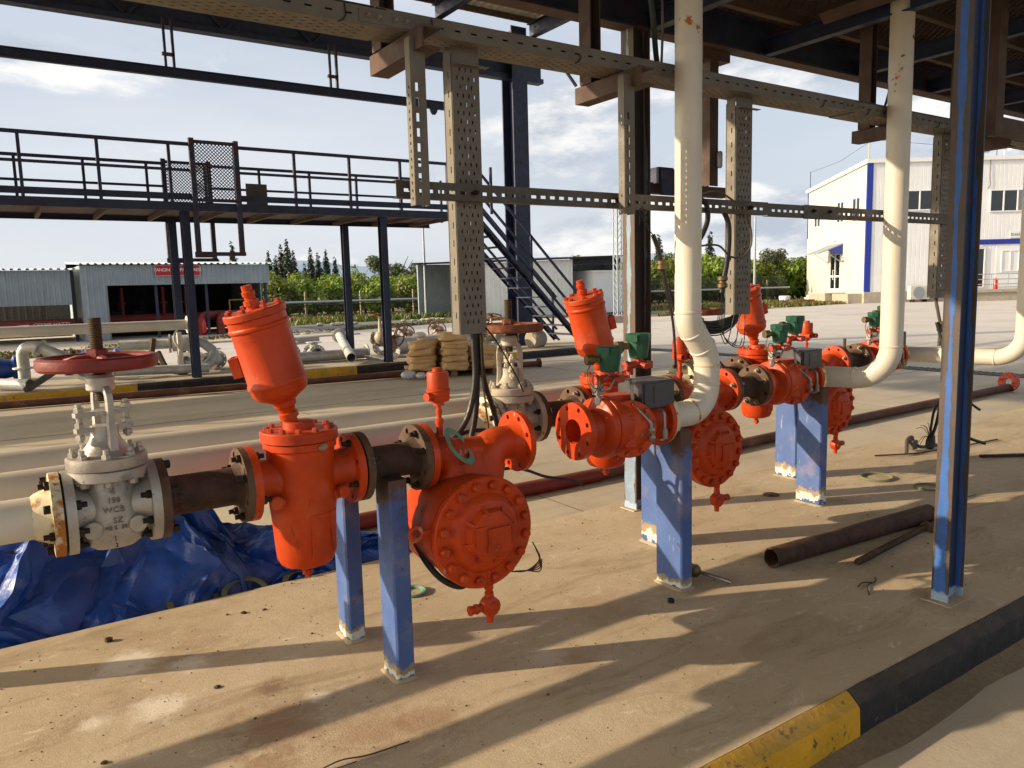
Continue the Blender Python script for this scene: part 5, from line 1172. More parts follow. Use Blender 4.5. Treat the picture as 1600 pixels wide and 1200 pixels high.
def handwheel(mb, c, ax, R_):
    mb.torus(c, ax, R_, [(.014 * math.cos(2 * PI * i / 8), .014 * math.sin(2 * PI * i / 8)) for i in range(9)], 32); x, y, z = frame(ax); c = V(c)
    for i in range(5):
        dv = x * math.cos(2 * PI * i / 5) + y * math.sin(2 * PI * i / 5); mb.cyl(c, c + dv * R_, .011, n=6)
    mb.lathe([(.04, -.03), (.04, .03)], c, ax, 12)
for lab, c, ax, R_ in (('upright loose valve with a rusty handwheel on the far island', (6.35, 14.1, .86), (0, .05, 1), .2), ('loose valve lying with its handwheel facing the camera', (6.55, 13.9, .42), (-.5, -.8, .2), .2), ('loose valve lying behind the sacks, handwheel upright, left one', (7.15, 14.6, .42), (-.55, -.82, .1), .19), ('loose valve lying behind the sacks, handwheel upright, right one', (7.9, 14.6, .46), (-.55, -.82, .1), .19), ('loose valve with a rusty wheel behind the left vertical tray', (9.1, 14.3, .72), (.2, .2, 1), .22), ('loose valve with a slanted rusty wheel left of the left vertical tray', (8.6, 14.0, .64), (-.2, -.3, .9), .22)):
    t = thing('loose_valve', lab, 'valve', (c[0], c[1], 0), 'loose valves on the far island'); A = V(ax).normalized(); c = V(c)
    mb = MB(); handwheel(mb, c, A, R_); part(mb, 'handwheel', M['rustwheel'], t)
    b = c - A * .45
    if b.z < .12: b.z = .13
    mb = MB(); mb.cyl(c, b, .022, .05, 10); mb.ball(b, .13, 14); side = A.cross(V((.3, .2, .1))).normalized()
    if side.z < -.05: side = -side
    mb.cyl(b - side * .17, b + side * .17, .075, n=16); part(mb, 'body', M['dirtywhite'], t)
    for s in (-1, 1): mb = MB(); mb.flange(b + side * s * .16, side * s, .125, .022, .06, 8, .01); part(mb, 'flange', M['dirtywhite'], t)
t = fpipe('rusty pipe lying along the foot of the far kerb, flange at its right end', (-3, 12.86, -.085), (8.35, 11.5, -.085), .055, (0, 1), 'redpipe2', None, True, 'ground_pipe')
mb = MB(); mb.lathe([(.16, 0), (.2, .05), (.2, .35), (.16, .4)], (9.75, 13.75, .18), V((1, .3, 0)), 18); solo(mb, 'cable_roll', M['concrete_w'], 'grey roll lying at the foot of the thick blue column', 'roll')
# sack pallet
PA = V((5.72, 11.62, GZ)); ang = math.radians(-24); ux = V((math.cos(ang), math.sin(ang), 0)); uy = V((-math.sin(ang), math.cos(ang), 0)); Rp = Matrix((ux, uy, Zv)).transposed()
t = thing('pallet', 'wooden pallet loaded with paper sacks in the lane', 'pallet', tuple(PA))
mb = MB()
for i in range(3): mb.box(PA + ux * (.05 + .72 * i) + uy * .5 + Zv * .06, (.1, 1.0, .09), Rp)
part(mb, 'bearers', M['wood'], t, 0)
mb = MB()
for i in range(7): mb.box(PA + ux * .77 + uy * (.06 + .145 * i) + Zv * .118, (1.62, .10, .022), Rp)
part(mb, 'boards', M['wood'], t, 0)
def sackmesh(w, d, h, seed):
    rs = random.Random(seed); mb = MB(); rings = []
    for k in range(9):
        v = -1 + 2 * k / 8; q = (1 - abs(v) ** 3.2) ** .5 if abs(v) < 1 else 0
        r = []
        for i in range(28):
            a = 2 * PI * i / 28; cx = math.copysign(abs(math.cos(a)) ** .42, math.cos(a)); cy = math.copysign(abs(math.sin(a)) ** .42, math.sin(a))
            inset = .90 + .10 * q; wob = .045 * mnoise.noise(V((cx * 1.7, cy * 1.7, v * 1.4 + seed * 3)))
            r.append(V((cx * (w / 2 * inset + wob), cy * (d / 2 * inset + wob), h / 2 * v + .03 * mnoise.noise(V((cx * 1.8 + seed * 5, cy * 1.8, v))))))
        rings.append(r)
    mb.loft(rings); return mb
SM = [sackmesh(.46, .60, .135, s).mesh('sack', M['sack'], 60) for s in (1, 2, 3)]
def inkmesh():
    mb = MB()
    for r_, (y0, n_) in enumerate(((.020, 9), (-.012, 7))):
        for i in range(n_):
            if (i * 7 + r_) % 5 == 3: continue
            x = -.17 + i * .042; mb.bx(x, x + .026, -.003, .0, y0 - .009, y0 + .009)
    return mb.mesh('print', M['ink'], 0)
stacks = [(.25, .22, 4, 'front left', 0), (.78, .16, 5, 'tall front', .08), (1.29, .25, 3, 'front right', -.1), (.45, .74, 4, 'rear left', .05), (1.25, .78, 3, 'rear right', 0)]
SLB = ['bottom', 'second', 'third', 'fourth', 'topmost']
rs = random.Random(9)
for (a, b, n, nm, yw) in stacks:
    for i in range(n):
        o = bpy.data.objects.new('cement_sack', SM[(i + n) % 3]); COL.objects.link(o)
        p = PA + ux * (a + rs.uniform(-.03, .03)) + uy * (b + rs.uniform(-.04, .03)) + Zv * (.192 + .118 * i)
        o.matrix_world = Matrix.Translation(p) @ (Rp.to_4x4()) @ Matrix.Rotation(yw + rs.uniform(-.13, .13), 4, 'Z') @ Matrix.Rotation(rs.uniform(-.06, .06), 4, 'Y')
        OFF[o.name] = p
        props(o, 'brown paper sack, %s in the %s stack on the pallet' % ('topmost' if i == n - 1 else SLB[i], nm), 'sack', 'paper sacks on the pallet')
mb = MB(); mb.ball((5.62, 11.42, GZ + .09), .11, 16, (1.3, .8, .7)); mb.ball((5.80, 11.34, GZ + .07), .085, 14, (1.2, .9, .7)); solo(mb, 'plastic_wrap', M['plastic'], 'bundle of clear plastic lying at the left corner of the pallet', 'plastic wrap')
mb = MB(); mb.ball((6.12, 11.95, .55), .10, 14, (1.2, 1, .6)); solo(mb, 'torn_wrap', M['signwhite'], 'white crumpled wrapper on top of the rear left sacks', 'wrapper')

# walkway on the far island
t = thing('walkway', 'dark blue steel walkway bridge with railings on legs over the far island', 'walkway', (3, 14, 0))
XL, XR, YN, YF = -9., 8.15, 13.15, 15.2
for y in (YN, YF):
    mb = MB(); chan(mb, (XL, y, 2.735), (XR, y, 2.735), .135, .06, .008, None, 1 if y == YN else -1); part(mb, 'side_beam', M['navy'], t, 20)
    for (xa, xb) in (((XL, 2.83), (3.53, XR)) if y == YN else ((XL, 2.79), (3.6, XR))):
        for z, nm, w in ((3.70, 'top_rail', .05), (3.30, 'mid_rail', .04)):
            mb = MB(); mb.bar((xa, y, z), (xb, y, z), w, w); part(mb, nm, M['navy'], t, 20)
        mb = MB(); mb.bar((xa, y, 2.89), (xb, y, 2.89), .012, .10); part(mb, 'toe_plate', M['navy'], t, 20)
    for i in range(-9, 9):
        x = .53 + .99 * i
        if 2.6 < x < 3.5: continue
        mb = MB(); mb.bar((x, y, 2.79), (x, y, 3.70), .045, .045, X_); part(mb, 'post', M['navy'], t, 20)
x = XL + .3
while x < XR:
    mb = MB(); mb.bar((x, YN, 2.70), (x, YF, 2.70), .05, .07); part(mb, 'floor_joist', M['brown'], t, 20); x += .86
mb = MB(); mb.bx(XL, XR, YN + .03, YF - .03, 2.765, 2.775); part(mb, 'floor', M['brown'], t, 0)
for (x, y) in ((2.70, 13.28), (2.84, 15.1), (6.1, 13.22), (6.12, 15.1), (-4, 13.28), (-4, 15.1)):
    mb = MB(); ibeam(mb, (x, y, 0), (x, y, 2.67), .13, .13, .008, .01, Y_); part(mb, 'leg', M['navy'], t, 20)
def meshpanel(mb, o, u, v, W_, H_, p, th=.012):
    o, u, v = V(o), V(u), V(v); n = int((W_ + H_) / p) + 1; nn = u.cross(v).normalized()
    for i in range(1, n):
        c = i * p
        for s in (0, 1):
            a = [max(0, c - H_), min(H_, c)]; b = [min(W_, c), max(0, c - W_)]
            if s == 0: P0, P1 = o + u * a[0] + v * a[1], o + u * b[0] + v * b[1]
            else: P0, P1 = o + u * (W_ - a[0]) + v * a[1], o + u * (W_ - b[0]) + v * b[1]
            if (P1 - P0).length > .02: mb.bar(P0, P1, th, .008, nn)
for y, xa, xb, zt, lab in ((YN - .05, 2.84, 3.52, 3.76, 'near'), (YF + .05, 2.80, 3.58, 3.76, 'far')):
    for x in (xa, xb):
        mb = MB(); mb.bar((x, y, 1.97 if lab == 'near' else 2.0), (x, y, zt + .03), .075, .075, X_); part(mb, 'gate_post', M['navyrust'], t, 20)
    for zz in (3.74, 2.84):
        mb = MB(); mb.bar((xa, y, zz), (xb, y, zz), .04, .05); part(mb, 'gate_frame', M['navyrust'], t, 20)
    mb = MB(); meshpanel(mb, (xa, y, 2.86), X_, Zv, xb - xa, .87, .055); part(mb, 'gate_mesh', M['navyrust'], t, 0)
    mb = MB(); mb.bar((xa - .05, y, 1.99), (xb + .05, y, 1.99), .08, .06); mb.box((xa + .1, y, 1.98), (.3, .1, .09)); part(mb, 'stair_frame', M['navyrust'], t, 20)
mb = MB(); mb.bx(4.22, 4.62, YF - .03, YF - .01, 3.02, 3.42); part(mb, 'blank_plate', M['galvdark'], t, 0)
# stair down from the walkway
t = thing('steel_stair', 'dark blue steel stair dropping right from the end of the walkway', 'stair', (9.4, 13.7, 0))
A0, A1 = V((8.15, 0, 2.70)), V((10.75, 0, .10))
for y in (13.22, 14.10):
    mb = MB(); chan(mb, A0 + Y_ * y, A1 + Y_ * y, .20, .05, .008, (0, 1, 0)); part(mb, 'stringer', M['navy'], t, 20)
    for h, nm in ((.98, 'handrail'), (.55, 'mid_rail'), (.25, 'low_rail')):
        mb = MB(); mb.bar(A0 + Y_ * y + Zv * h, A1 + V((0, y, h + .0)), .042, .042); part(mb, nm, M['navy'], t, 20)
    for f in (.02, .5, .96):
        p = A0.lerp(A1, f) + Y_ * y; mb = MB(); mb.bar(p, p + Zv * .99, .042, .042, X_); part(mb, 'baluster', M['navy'], t, 20)
for i in range(12):
    p = A0.lerp(A1, (i + .6) / 12.4); mb = MB(); mb.bx(p.x - .11, p.x + .11, 13.24, 14.08, p.z - .012, p.z + .012); part(mb, 'tread', M['navyrust'], t, 0)
# thick canopy column
t = thing('canopy_column', 'thick dark blue canopy column rising beside the stair', 'steel column', (10.15, 14.7, 0), 'canopy columns')
mb = MB(); ibeam(mb, (10.15, 14.7, 0), (10.15, 14.7, 7.0), .44, .40, .02, .03, Y_); part(mb, 'shaft', M['navy'], t, 20)
mb = MB(); mb.bx(9.9, 10.4, 14.42, 14.98, .0, .03); part(mb, 'base_plate', M['navy'], t, 20)
for x, y in ((-7.2, 14.7), (-7.2, -4.5), (10.15, -4.5)): copy_tree(t, None, (x - 10.15, y - 14.7, 0), 'canopy column standing outside the photo')
# canopy
t = thing('canopy', 'high canopy roof with a dark blue girder along its far edge', 'canopy', (1.5, 5, 6))
for y in (14.72, -4.5):
    mb = MB(); mb.bx(-9, 10.9, y - .01, y + .01, 5.93, 6.85); part(mb, 'girder_web', M['navy'], t, 0)
    for z in (5.96, 6.84):
        mb = MB(); mb.bar((-9, y, z), (10.9, y, z), .22, .10); part(mb, 'girder_chord', M['navy'], t, 20)
    for i in range(13):
        x = -8.9 + i * 1.6; mb = MB(); mb.bar((x, y - .05, 5.99), (x + .8, y - .05, 6.8), .05, .06, Y_); mb.bar((x + 1.6, y - .05, 5.99), (x + .8, y - .05, 6.8), .05, .06, Y_); part(mb, 'girder_brace', M['navy'], t, 20)
for i in range(9):
    x = -8.6 + i * 2.4; mb = MB(); ibeam(mb, (x, -4.5, 7.02), (x, 14.7, 7.02), .30, .16, .012, .016); part(mb, 'rafter', M['navy'], t, 20)
for i in range(14):
    y = -4.2 + i * 1.45; mb = MB(); chan(mb, (-9, y, 7.24), (10.9, y, 7.24), .12, .06, .006); part(mb, 'purlin', M['brown'], t, 20)
mb = MB(); rows = []
prf = []; x = -9.1
while x < 11: prf += [(x, 0), (x + .10, 0), (x + .125, .035), (x + .175, .035), (x + .2, 0)]; x += .2
for y in (-4.8, 15.0): rows.append([V((a, y, 7.305 + b)) for a, b in prf])
mb.loft(rows, False, False, False); part(mb, 'roof_sheet', M['roofsheet'], t, 0)
t = thing('safety_rail', 'thin dark overhead rail hung from the canopy on paired rods', 'overhead rail', (3, 14.4, 5.1))
mb = MB(); ibeam(mb, (-8, 14.4, 5.09), (8.68, 14.4, 5.09), .16, .09, .01, .012); part(mb, 'rail', M['navy'], t, 20)
for x in (-3.0, 2.82, 5.72):
    for dx in (0, .13):
        mb = MB(); mb.bar((x + dx, 14.4, 5.17), (x + dx, 14.4, 5.97), .04 + .02 * (dx > 0), .04, X_); part(mb, 'drop_rod', M['navyrust'], t, 20)
    mb = MB(); mb.box((x + .05, 14.4, 5.38), (.2, .06, .05)); part(mb, 'clamp', M['brown'], t, 0)
mb = MB(); mb.prof([(-.09, 0), (.09, 0), (.07, -.07), (.03, -.12), (-.03, -.12), (-.07, -.07)], (7.9, 14.36, 5.01), (7.9, 14.40, 5.01), Zv); part(mb, 'end_eye', M['navy'], t, 0)
# ------------------------------------------------------------------ pump house (left)
def corr(mb, x0, x1, y, z0, z1, p=.17, d=.03, ny=-1):
    x = x0; top = []; 
    prf = []
    while x < x1: prf += [(x, 0), (min(x1, x + p * .55), 0), (min(x1, x + p * .65), d), (min(x1, x + p * .9), d)]; x += p
    prf.append((x1, 0))
    mb.loft([[V((a, y + ny * b, z)) for a, b in prf] for z in (z0, z1)], False, False, False)
t = thing('pump_house', 'grey corrugated pump house with an open dark front and a red sign', 'pump house', (5.7, 32, GZ))
Yp = 29.6
mb = MB(); corr(mb, 2.62, 8.88, Yp, 1.76, 2.45); part(mb, 'front_panel', M['corr'], t, 0)
mb = MB(); corr(mb, 2.62, 3.36, Yp - .005, -.08, 1.76); part(mb, 'front_pier', M['corr'], t, 0)
mb = MB(); mb.bx(2.58, 2.62, Yp, Yp + 5.6, -.08, 2.45); part(mb, 'side_wall', M['corr'], t, 0)
mb = MB(); mb.bx(8.86, 8.90, Yp + 1.2, Yp + 5.6, -.08, 2.45); part(mb, 'side_wall', M['corr'], t, 0)
mb = MB(); corr(mb, 2.6, 8.9, Yp + 5.6, -.05, 2.7, .3); part(mb, 'rear_wall', M['dark'], t, 0)  # near-black sheet: the shade inside is put into its colour
mb = MB(); mb.bx(2.63, 8.85, Yp + .25, Yp + 5.5, 2.36, 2.40); part(mb, 'ceiling', M['dark'], t, 0)  # near-black sheet added under the roof to darken the inside
mb = MB(); rows = []; prf = []; x = 2.45
while x < 9.0: prf += [(x, 0), (x + .1, 0), (x + .13, .045), (x + .19, .045), (x + .22, 0)]; x += .22
mb.loft([[V((a, y, z + b)) for a, b in prf] for y, z in ((Yp - .15, 2.47), (Yp + 5.7, 2.75))], False, False, False); part(mb, 'roof', M['corr'], t, 0)
for x in (4.9, 6.6, 8.75): mb = MB(); mb.bar((x, Yp + .15, -.1), (x, Yp + .15, 1.78), .09, .09, X_); part(mb, 'post', M['navyrust'], t, 20)
mb = MB(); mb.bx(4.88, 6.40, Yp - .075, Yp - .045, 2.06, 2.45); sg = part(mb, 'sign', M['signred'], t, 0)
lettering('sign_text', 'YANGIN POMPA DA\u0130RES\u0130', .158, (5.64, Yp - .078, 2.27), (1, 0, 0), (0, 0, 1), M['signwhite'], sg, .002, .86)
mb = MB()
for a in ((4.89, 6.39, 2.435, 2.445), (4.89, 6.39, 2.065, 2.075), (4.89, 4.90, 2.075, 2.435), (6.38, 6.39, 2.075, 2.435)): mb.bx(a[0], a[1], Yp - .079, Yp - .0755, a[2], a[3])
o = part(mb, 'sign_border', M['signwhite'], sg, 0)
t = thing('pump_shed', 'lower corrugated lean-to left of the pump house, open below its hanging panel', 'shed', (-2, 31.5, GZ))
mb = MB(); corr(mb, -7, 2.30, Yp + .25, 1.15, 2.30); part(mb, 'front_panel', M['corr'], t, 0)
mb = MB(); corr(mb, -7, 2.5, Yp + 4.2, -.05, 2.3, .22); part(mb, 'rear_wall', M['creamwall'], t, 0)
mb = MB(); prf = []; x = -7.2
while x < 2.45: prf += [(x, 0), (x + .1, 0), (x + .13, .045), (x + .19, .045), (x + .22, 0)]; x += .22
mb.loft([[V((a, y, z + b)) for a, b in prf] for y, z in ((Yp + .1, 2.32), (Yp + 4.4, 2.45))], False, False, False); part(mb, 'roof', M['corr'], t, 0)
for x in (2.36, -3): mb = MB(); mb.bar((x, Yp + .3, -.1), (x, Yp + .3, 2.3), .1, .1, X_); part(mb, 'post', M['dark'], t, 20)
mb = MB(); mb.bx(1.75, 2.42, Yp + 3.0, Yp + 3.5, .72, 1.35); mb.bx(2.08, 2.1, Yp + 2.98, Yp + 3.0, .72, 1.35); solo(mb, 'cream_tank', M['creamwall'], 'cream plastic tank inside the lean-to beside the pump house', 'tank', None, None, 0)
t = thing('header_pipe', 'dark red header pipe running along the front of the pump sheds', 'pipe', (0, 30.2, .4))
mb = MB(); mb.tube([V((-7, 30.35, .46)), V((2.55, 30.35, .46))], .22, 20); part(mb, 'pipe', M['redpipe'], t)
lettering('pipe_lettering', '\u00c7EKME HATTI', .17, (1.65, 30.12, .50), (1, 0, 0), (0, -.2, 1), M['signwhite'], t, .002)
mb = MB(); mb.add([(.62, 30.12, .52), (1.0, 30.12, .53), (1.0, 30.12, .50), (.9, 30.12, .45), (.86, 30.12, .50)], [(0, 1, 2, 3, 4)]); part(mb, 'flow_arrow', M['signwhite'], t, 0)
t = thing('pump_manifold', 'red pipe manifold with two goosenecks inside the pump house', 'pipe', (6, 31, 0))
mb = MB(); mb.tube([V((3.4, 31.4, .55)), V((8.6, 31.4, .55))], .17, 18); part(mb, 'header', M['redpipe'], t)
for x in (6.4, 7.05):
    mb = MB(); mb.tube(bend([(x, 29.9, -.1), (x, 29.9, .62), (x + .9, 30.4, .62), (x + .9, 31.4, .55)], .25, 7), .15, 18); part(mb, 'gooseneck', M['redpipe'], t)
for x in (4.0, 5.4, 6.2): mb = MB(); mb.cyl((x, 31.4, .5), (x, 31.4, 1.7), .06, n=12); mb.lathe([(.13, .6), (.13, .66)], (x, 31.4, .5), Zv, 14); part(mb, 'riser', M['redpipe'], t)
for i, x in enumerate((3.9, 4.7, 5.6)):
    t = thing('fire_pump', ['dark engine pump at the left of the pump house opening', 'dark engine pump in the middle of the pump house opening', 'dark engine pump behind the walkway leg'][i], 'pump', (x, 32.6, 0), 'pumps inside the pump house')
    mb = MB(); mb.box((x, 32.6, .45), (.6, 1.2, .5)); mb.lathe([(.1, 0), (.3, .02), (.3, .3), (.1, .34)], (x - .1, 31.9, .55), Y_, 16); mb.cyl((x + .1, 32.6, .7), (x + .1, 32.6, 1.15), .08, n=10); mb.box((x, 32.6, .1), (.8, 1.4, .2)); part(mb, 'engine', M['dark'], t, 20)
t = thing('guard_frame', 'yellow tubular guard frame at the right of the pump house', 'guard frame', (7.9, 30.6, 0))
mb = MB()
for a, b in (((7.6, 30.6, 0), (7.6, 30.6, 1.15)), ((8.25, 30.6, 0), (8.25, 30.6, 1.15)), ((7.6, 30.6, 1.15), (8.25, 30.6, 1.15)), ((7.6, 30.6, .7), (8.25, 30.6, .7)), ((7.92, 30.6, 0), (7.92, 30.6, .7))): mb.tube([V(a), V(b)], .03, 8)
part(mb, 'frame', M['yellowmetal'], t)
mb = MB(); mb.lathe([(.02, 0), (.07, .01), (.075, .05), (.075, .36), (.04, .42), (.025, .48)], (6.35, 29.35, .0), Zv, 16); mb.box((6.35, 29.35, .46), (.09, .03, .05)); solo(mb, 'fire_extinguisher', M['extred'], 'small red fire extinguisher standing in front of the pump house', 'fire extinguisher')

# ------------------------------------------------------------------ middle shed
t = thing('store_shed', 'pale corrugated store shed with a dark open bay behind the stair', 'shed', (23, 33, GZ))
Ys = 31.1
def top(x): return 2.50 + (x - 19.3) * .034
mb = MB(); prf = []; x = 19.3
while x < 24.8: prf += [(x, 0), (x + .14, 0), (x + .17, .03), (x + .22, .03)]; x += .25
prf.append((24.8, 0))
mb.loft([[V((a, Ys - b, GZ)) for a, b in prf], [V((a, Ys - b, top(a))) for a, b in prf]], False, False, False); part(mb, 'front_wall', M['corrwhite'], t, 0)
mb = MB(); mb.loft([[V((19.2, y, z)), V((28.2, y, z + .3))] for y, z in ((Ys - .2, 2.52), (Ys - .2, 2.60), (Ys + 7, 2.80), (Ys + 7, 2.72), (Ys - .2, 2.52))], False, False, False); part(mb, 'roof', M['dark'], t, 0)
mb = MB(); mb.bx(19.3, 28, Ys + 6.5, Ys + 6.6, GZ, 2.7); mb.bx(24.75, 24.8, Ys, Ys + 6.5, GZ, 2.6); mb.bx(28, 28.05, Ys, Ys + 6.5, GZ, 2.7); part(mb, 'inner_wall', M['corr'], t, 0)
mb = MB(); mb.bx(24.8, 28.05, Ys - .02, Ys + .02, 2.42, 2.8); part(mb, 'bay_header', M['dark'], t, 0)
t = thing('white_container', 'white box container standing in the bay of the store shed', 'container', (27, 32.5, GZ))
mb = MB(); mb.bx(25.9, 28.3, Ys - .35, Ys + 2.4, GZ + .06, 2.02); part(mb, 'body', M['white'], t, 0)
mb = MB(); mb.bx(25.85, 28.35, Ys - .4, Ys + 2.45, 2.02, 2.10); part(mb, 'roof_edge', M['pvc'], t, 0)
mb = MB(); mb.bx(27.25, 27.32, Ys - .37, Ys - .35, 1.72, 1.80); part(mb, 'lamp', M['dark'], t, 0)
# poles
def pole(x, y, h, r, lab):
    t = thing('lamp_pole', lab, 'pole', (x, y, GZ), 'slim grey poles')
    mb = MB(); mb.cyl((x, y, GZ), (x, y, h), r, r * .55, 12); part(mb, 'shaft', M['polegrey'], t)
    mb = MB(); mb.bx(x - .18, x + .18, y - .18, y + .18, GZ, GZ + .06); part(mb, 'foot', M['concrete_w'], t, 0)
fwv, rtv = V((.553, .824, 0)), V((.83, -.556, 0))
def cp(px, d):
    p = fwv * d + rtv * ((px - 800) / 1200 * d); return p.x, p.y
x, y = cp(671, 42); pole(x, y, 5.0, .085, 'slim grey pole between the orchard and the left vertical tray')
x, y = cp(1178, 45); pole(x, y, 5.0, .085, 'slim grey pole right of the middle vertical tray')
t = thing('lattice_mast', 'pale lattice mast on a concrete block behind the rust-brown column', 'mast', (20, 22.4, GZ)); x, y = cp(967, 31)
for dx, dy in ((-.11, -.11), (.11, -.11), (.11, .11), (-.11, .11)): mb = MB(); mb.cyl((x + dx, y + dy, GZ), (x + dx, y + dy, 4.7), .028, n=8); part(mb, 'chord', M['polegrey'], t)
for i in range(17):
    z = .1 + i * .27; mb = MB(); mb.bar((x - .11, y - .11, z), (x + .11, y - .11, z + .27), .02, .02); mb.bar((x - .11, y - .11, z), (x - .11, y + .11, z + .27), .02, .02); part(mb, 'brace', M['polegrey'], t, 0)
mb = MB(); mb.bx(x - .7, x + .5, y - .5, y + .5, GZ, GZ + .28); part(mb, 'foundation', M['concrete_w'], t, 0)

# ------------------------------------------------------------------ office building (right)
BO = V((fwv * 46.4 + rtv * 21.2)) + Zv * 0
Bu = Matrix((rtv, fwv, Zv)).transposed()
def B(u, w, z): return BO + rtv * u + fwv * w + Zv * z
def bb(mb, u0, u1, w0, w1, z0, z1): return mb.box(B((u0 + u1) / 2, (w0 + w1) / 2, (z0 + z1) / 2), (abs(u1 - u0), abs(w1 - w0), abs(z1 - z0)), Bu)
t = thing('office_building', 'two-storey white clad office building with blue trim at the right', 'building', tuple(B(0, 0, GZ)))
def ribs(mb, u0, u1, w, z0, z1, p=.25):
    prf = []; u = u0
    while u < u1: prf += [(u, 0), (u + p * .86, 0), (u + p * .9, .014), (u + p * .96, .014)]; u += p
    prf.append((u1, 0)); mb.loft([[B(a, w + b, z) for a, b in prf] for z in (z0, z1)], False, False, False)
mb = MB(); ribs(mb, 0, 26, 0, .5, 8.0); part(mb, 'front_wall', M['white'], t, 0)
mb = MB(); prf = []; w = 0
while w < 9.1: prf += [w, w + .9]; w += .91
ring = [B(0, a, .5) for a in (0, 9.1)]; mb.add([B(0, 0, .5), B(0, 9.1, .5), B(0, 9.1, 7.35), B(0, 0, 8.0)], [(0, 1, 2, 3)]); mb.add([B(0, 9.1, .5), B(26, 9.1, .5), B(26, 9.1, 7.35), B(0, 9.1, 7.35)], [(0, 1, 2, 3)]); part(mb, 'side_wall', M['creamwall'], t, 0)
mb = MB()
for i in range(1, 10): bb(mb, -.012, 0, i * .91 - .012, i * .91 + .012, .5, 7.95 - i * .91 * .072)
part(mb, 'panel_seams', M['pvc'], t, 0)
mb = MB(); mb.loft([[B(u, w, z) for w, z in ((-.12, 8.0), (-.12, 8.22), (9.25, 7.56), (9.25, 7.34))] for u in (-.12, 26)]); part(mb, 'roof', M['pvc'], t, 0)
mb = MB(); bb(mb, -.06, 26, -.06, 9.15, GZ, .5); part(mb, 'plinth', M['concrete_w'], t, 0)
mb = MB(); bb(mb, -.03, .30, -.035, .0, .52, 7.99); bb(mb, -.03, -.001, .001, .10, .52, 7.96); part(mb, 'corner_trim', M['trimblue'], t, 0)
mb = MB(); bb(mb, -.03, 0, 9.0, 9.12, 4.2, 7.3); part(mb, 'corner_trim', M['trimblue'], t, 0)
mb = MB(); bb(mb, 6.2, 10.9, -.05, 0, 3.13, 3.42); part(mb, 'trim_band', M['trimblue'], t, 0)
def window(u0, u1, z0, z1, n, side=False, name='window', blind=None):
    mb = MB(); f = .07
    def q(mb, a0, a1, b0, b1, d0, d1):
        if side: bb(mb, -d1, -d0, a0, a1, b0, b1)
        else: bb(mb, a0, a1, -d1, -d0, b0, b1)
    q(mb, u0, u1, z0, z0 + f, .005, .06); q(mb, u0, u1, z1 - f, z1, .005, .06)
    wd = (u1 - u0) / n
    for i in range(n + 1):
        c = min(max(u0 + i * wd, u0 + f / 2), u1 - f / 2); q(mb, c - f / 2, c + f / 2, z0 + f + .001, z1 - f - .001, .005, .06)
    fr = part(mb, name, M['pvc'], t, 0)
    for i in range(n):
        mb = MB(); q(mb, u0 + i * wd + .04, u0 + (i + 1) * wd - .04, z0 + f, z1 - f, .008, .02); part(mb, 'pane', M['blind'] if blind and i in blind else M['glass'], fr, 0)
    return fr
window(2.3, 5.4, 5.2, 6.4, 4); window(7.2, 10.5, 5.0, 6.3, 4, False, 'window', (2, 3)); window(8.05, 9.15, 1.5, 2.78, 2); window(5.9, 7.1, .6, 2.95, 1, False, 'glass_door')
window(13.5, 16.5, 5.0, 6.3, 4); window(13.5, 16.5, 1.6, 2.8, 4)
for w0 in (.8, 3.05, 6.75): window(w0, w0 + 1.1, 4.85, 6.2, 2, True)
dr = window(3.4, 5.0, .56, 2.95, 2, True, 'side_door')
mb = MB(); bb(mb, -.075, -.055, 3.42, 4.98, 1.45, 1.56); bb(mb, -.075, -.055, 3.47, 4.93, .58, .72); part(mb, 'rail', M['pvc'], dr, 0)
mb = MB(); mb.tube(bend([B(-.06, 4.3, 1.3), B(-.14, 4.3, 1.3), B(-.14, 4.3, 1.9), B(-.06, 4.3, 1.9)], .04, 4), .02, 8); part(mb, 'door_handle', M['pvc'], dr)
mb = MB(); bb(mb, 6.0, 6.9, -.06, -.03, 3.0, 3.1); part(mb, 'door_lamp', M['pvc'], t, 0)
mb = MB(); bb(mb, 7.75, 9.55, -.03, -.006, .62, 2.98); part(mb, 'panel_frame', M['white'], t, 0)
mb = MB(); bb(mb, 8.5, 9.65, -.05, -.012, 3.47, 3.86); s_ = part(mb, 'sign', M['signwhite'], t, 0)
lettering('sign_text', '\u0130DAR\u0130 B\u0130NA', .205, B(9.075, -.053, 3.655), tuple(rtv), (0, 0, 1), M['kerbblack'], s_, .002, .95)
mb = MB(); bb(mb, -.05, -.012, 3.75, 4.6, 3.62, 3.95); s_ = part(mb, 'door_sign', M['signwhite'], t, 0)
mb = MB(); bb(mb, -.055, -.0505, 3.85, 4.5, 3.72, 3.80); part(mb, 'sign_print', M['ink'], s_, 0)
mb = MB(); bb(mb, -.04, -.012, 2.85, 3.25, 2.35, 2.75); s_ = part(mb, 'notice', M['signwhite'], t, 0)
mb = MB(); bb(mb, -.045, -.0405, 2.88, 3.22, 2.38, 2.50); bb(mb, -.045, -.0405, 2.95, 3.15, 2.60, 2.70); part(mb, 'notice_print', M['extred'], s_, 0)
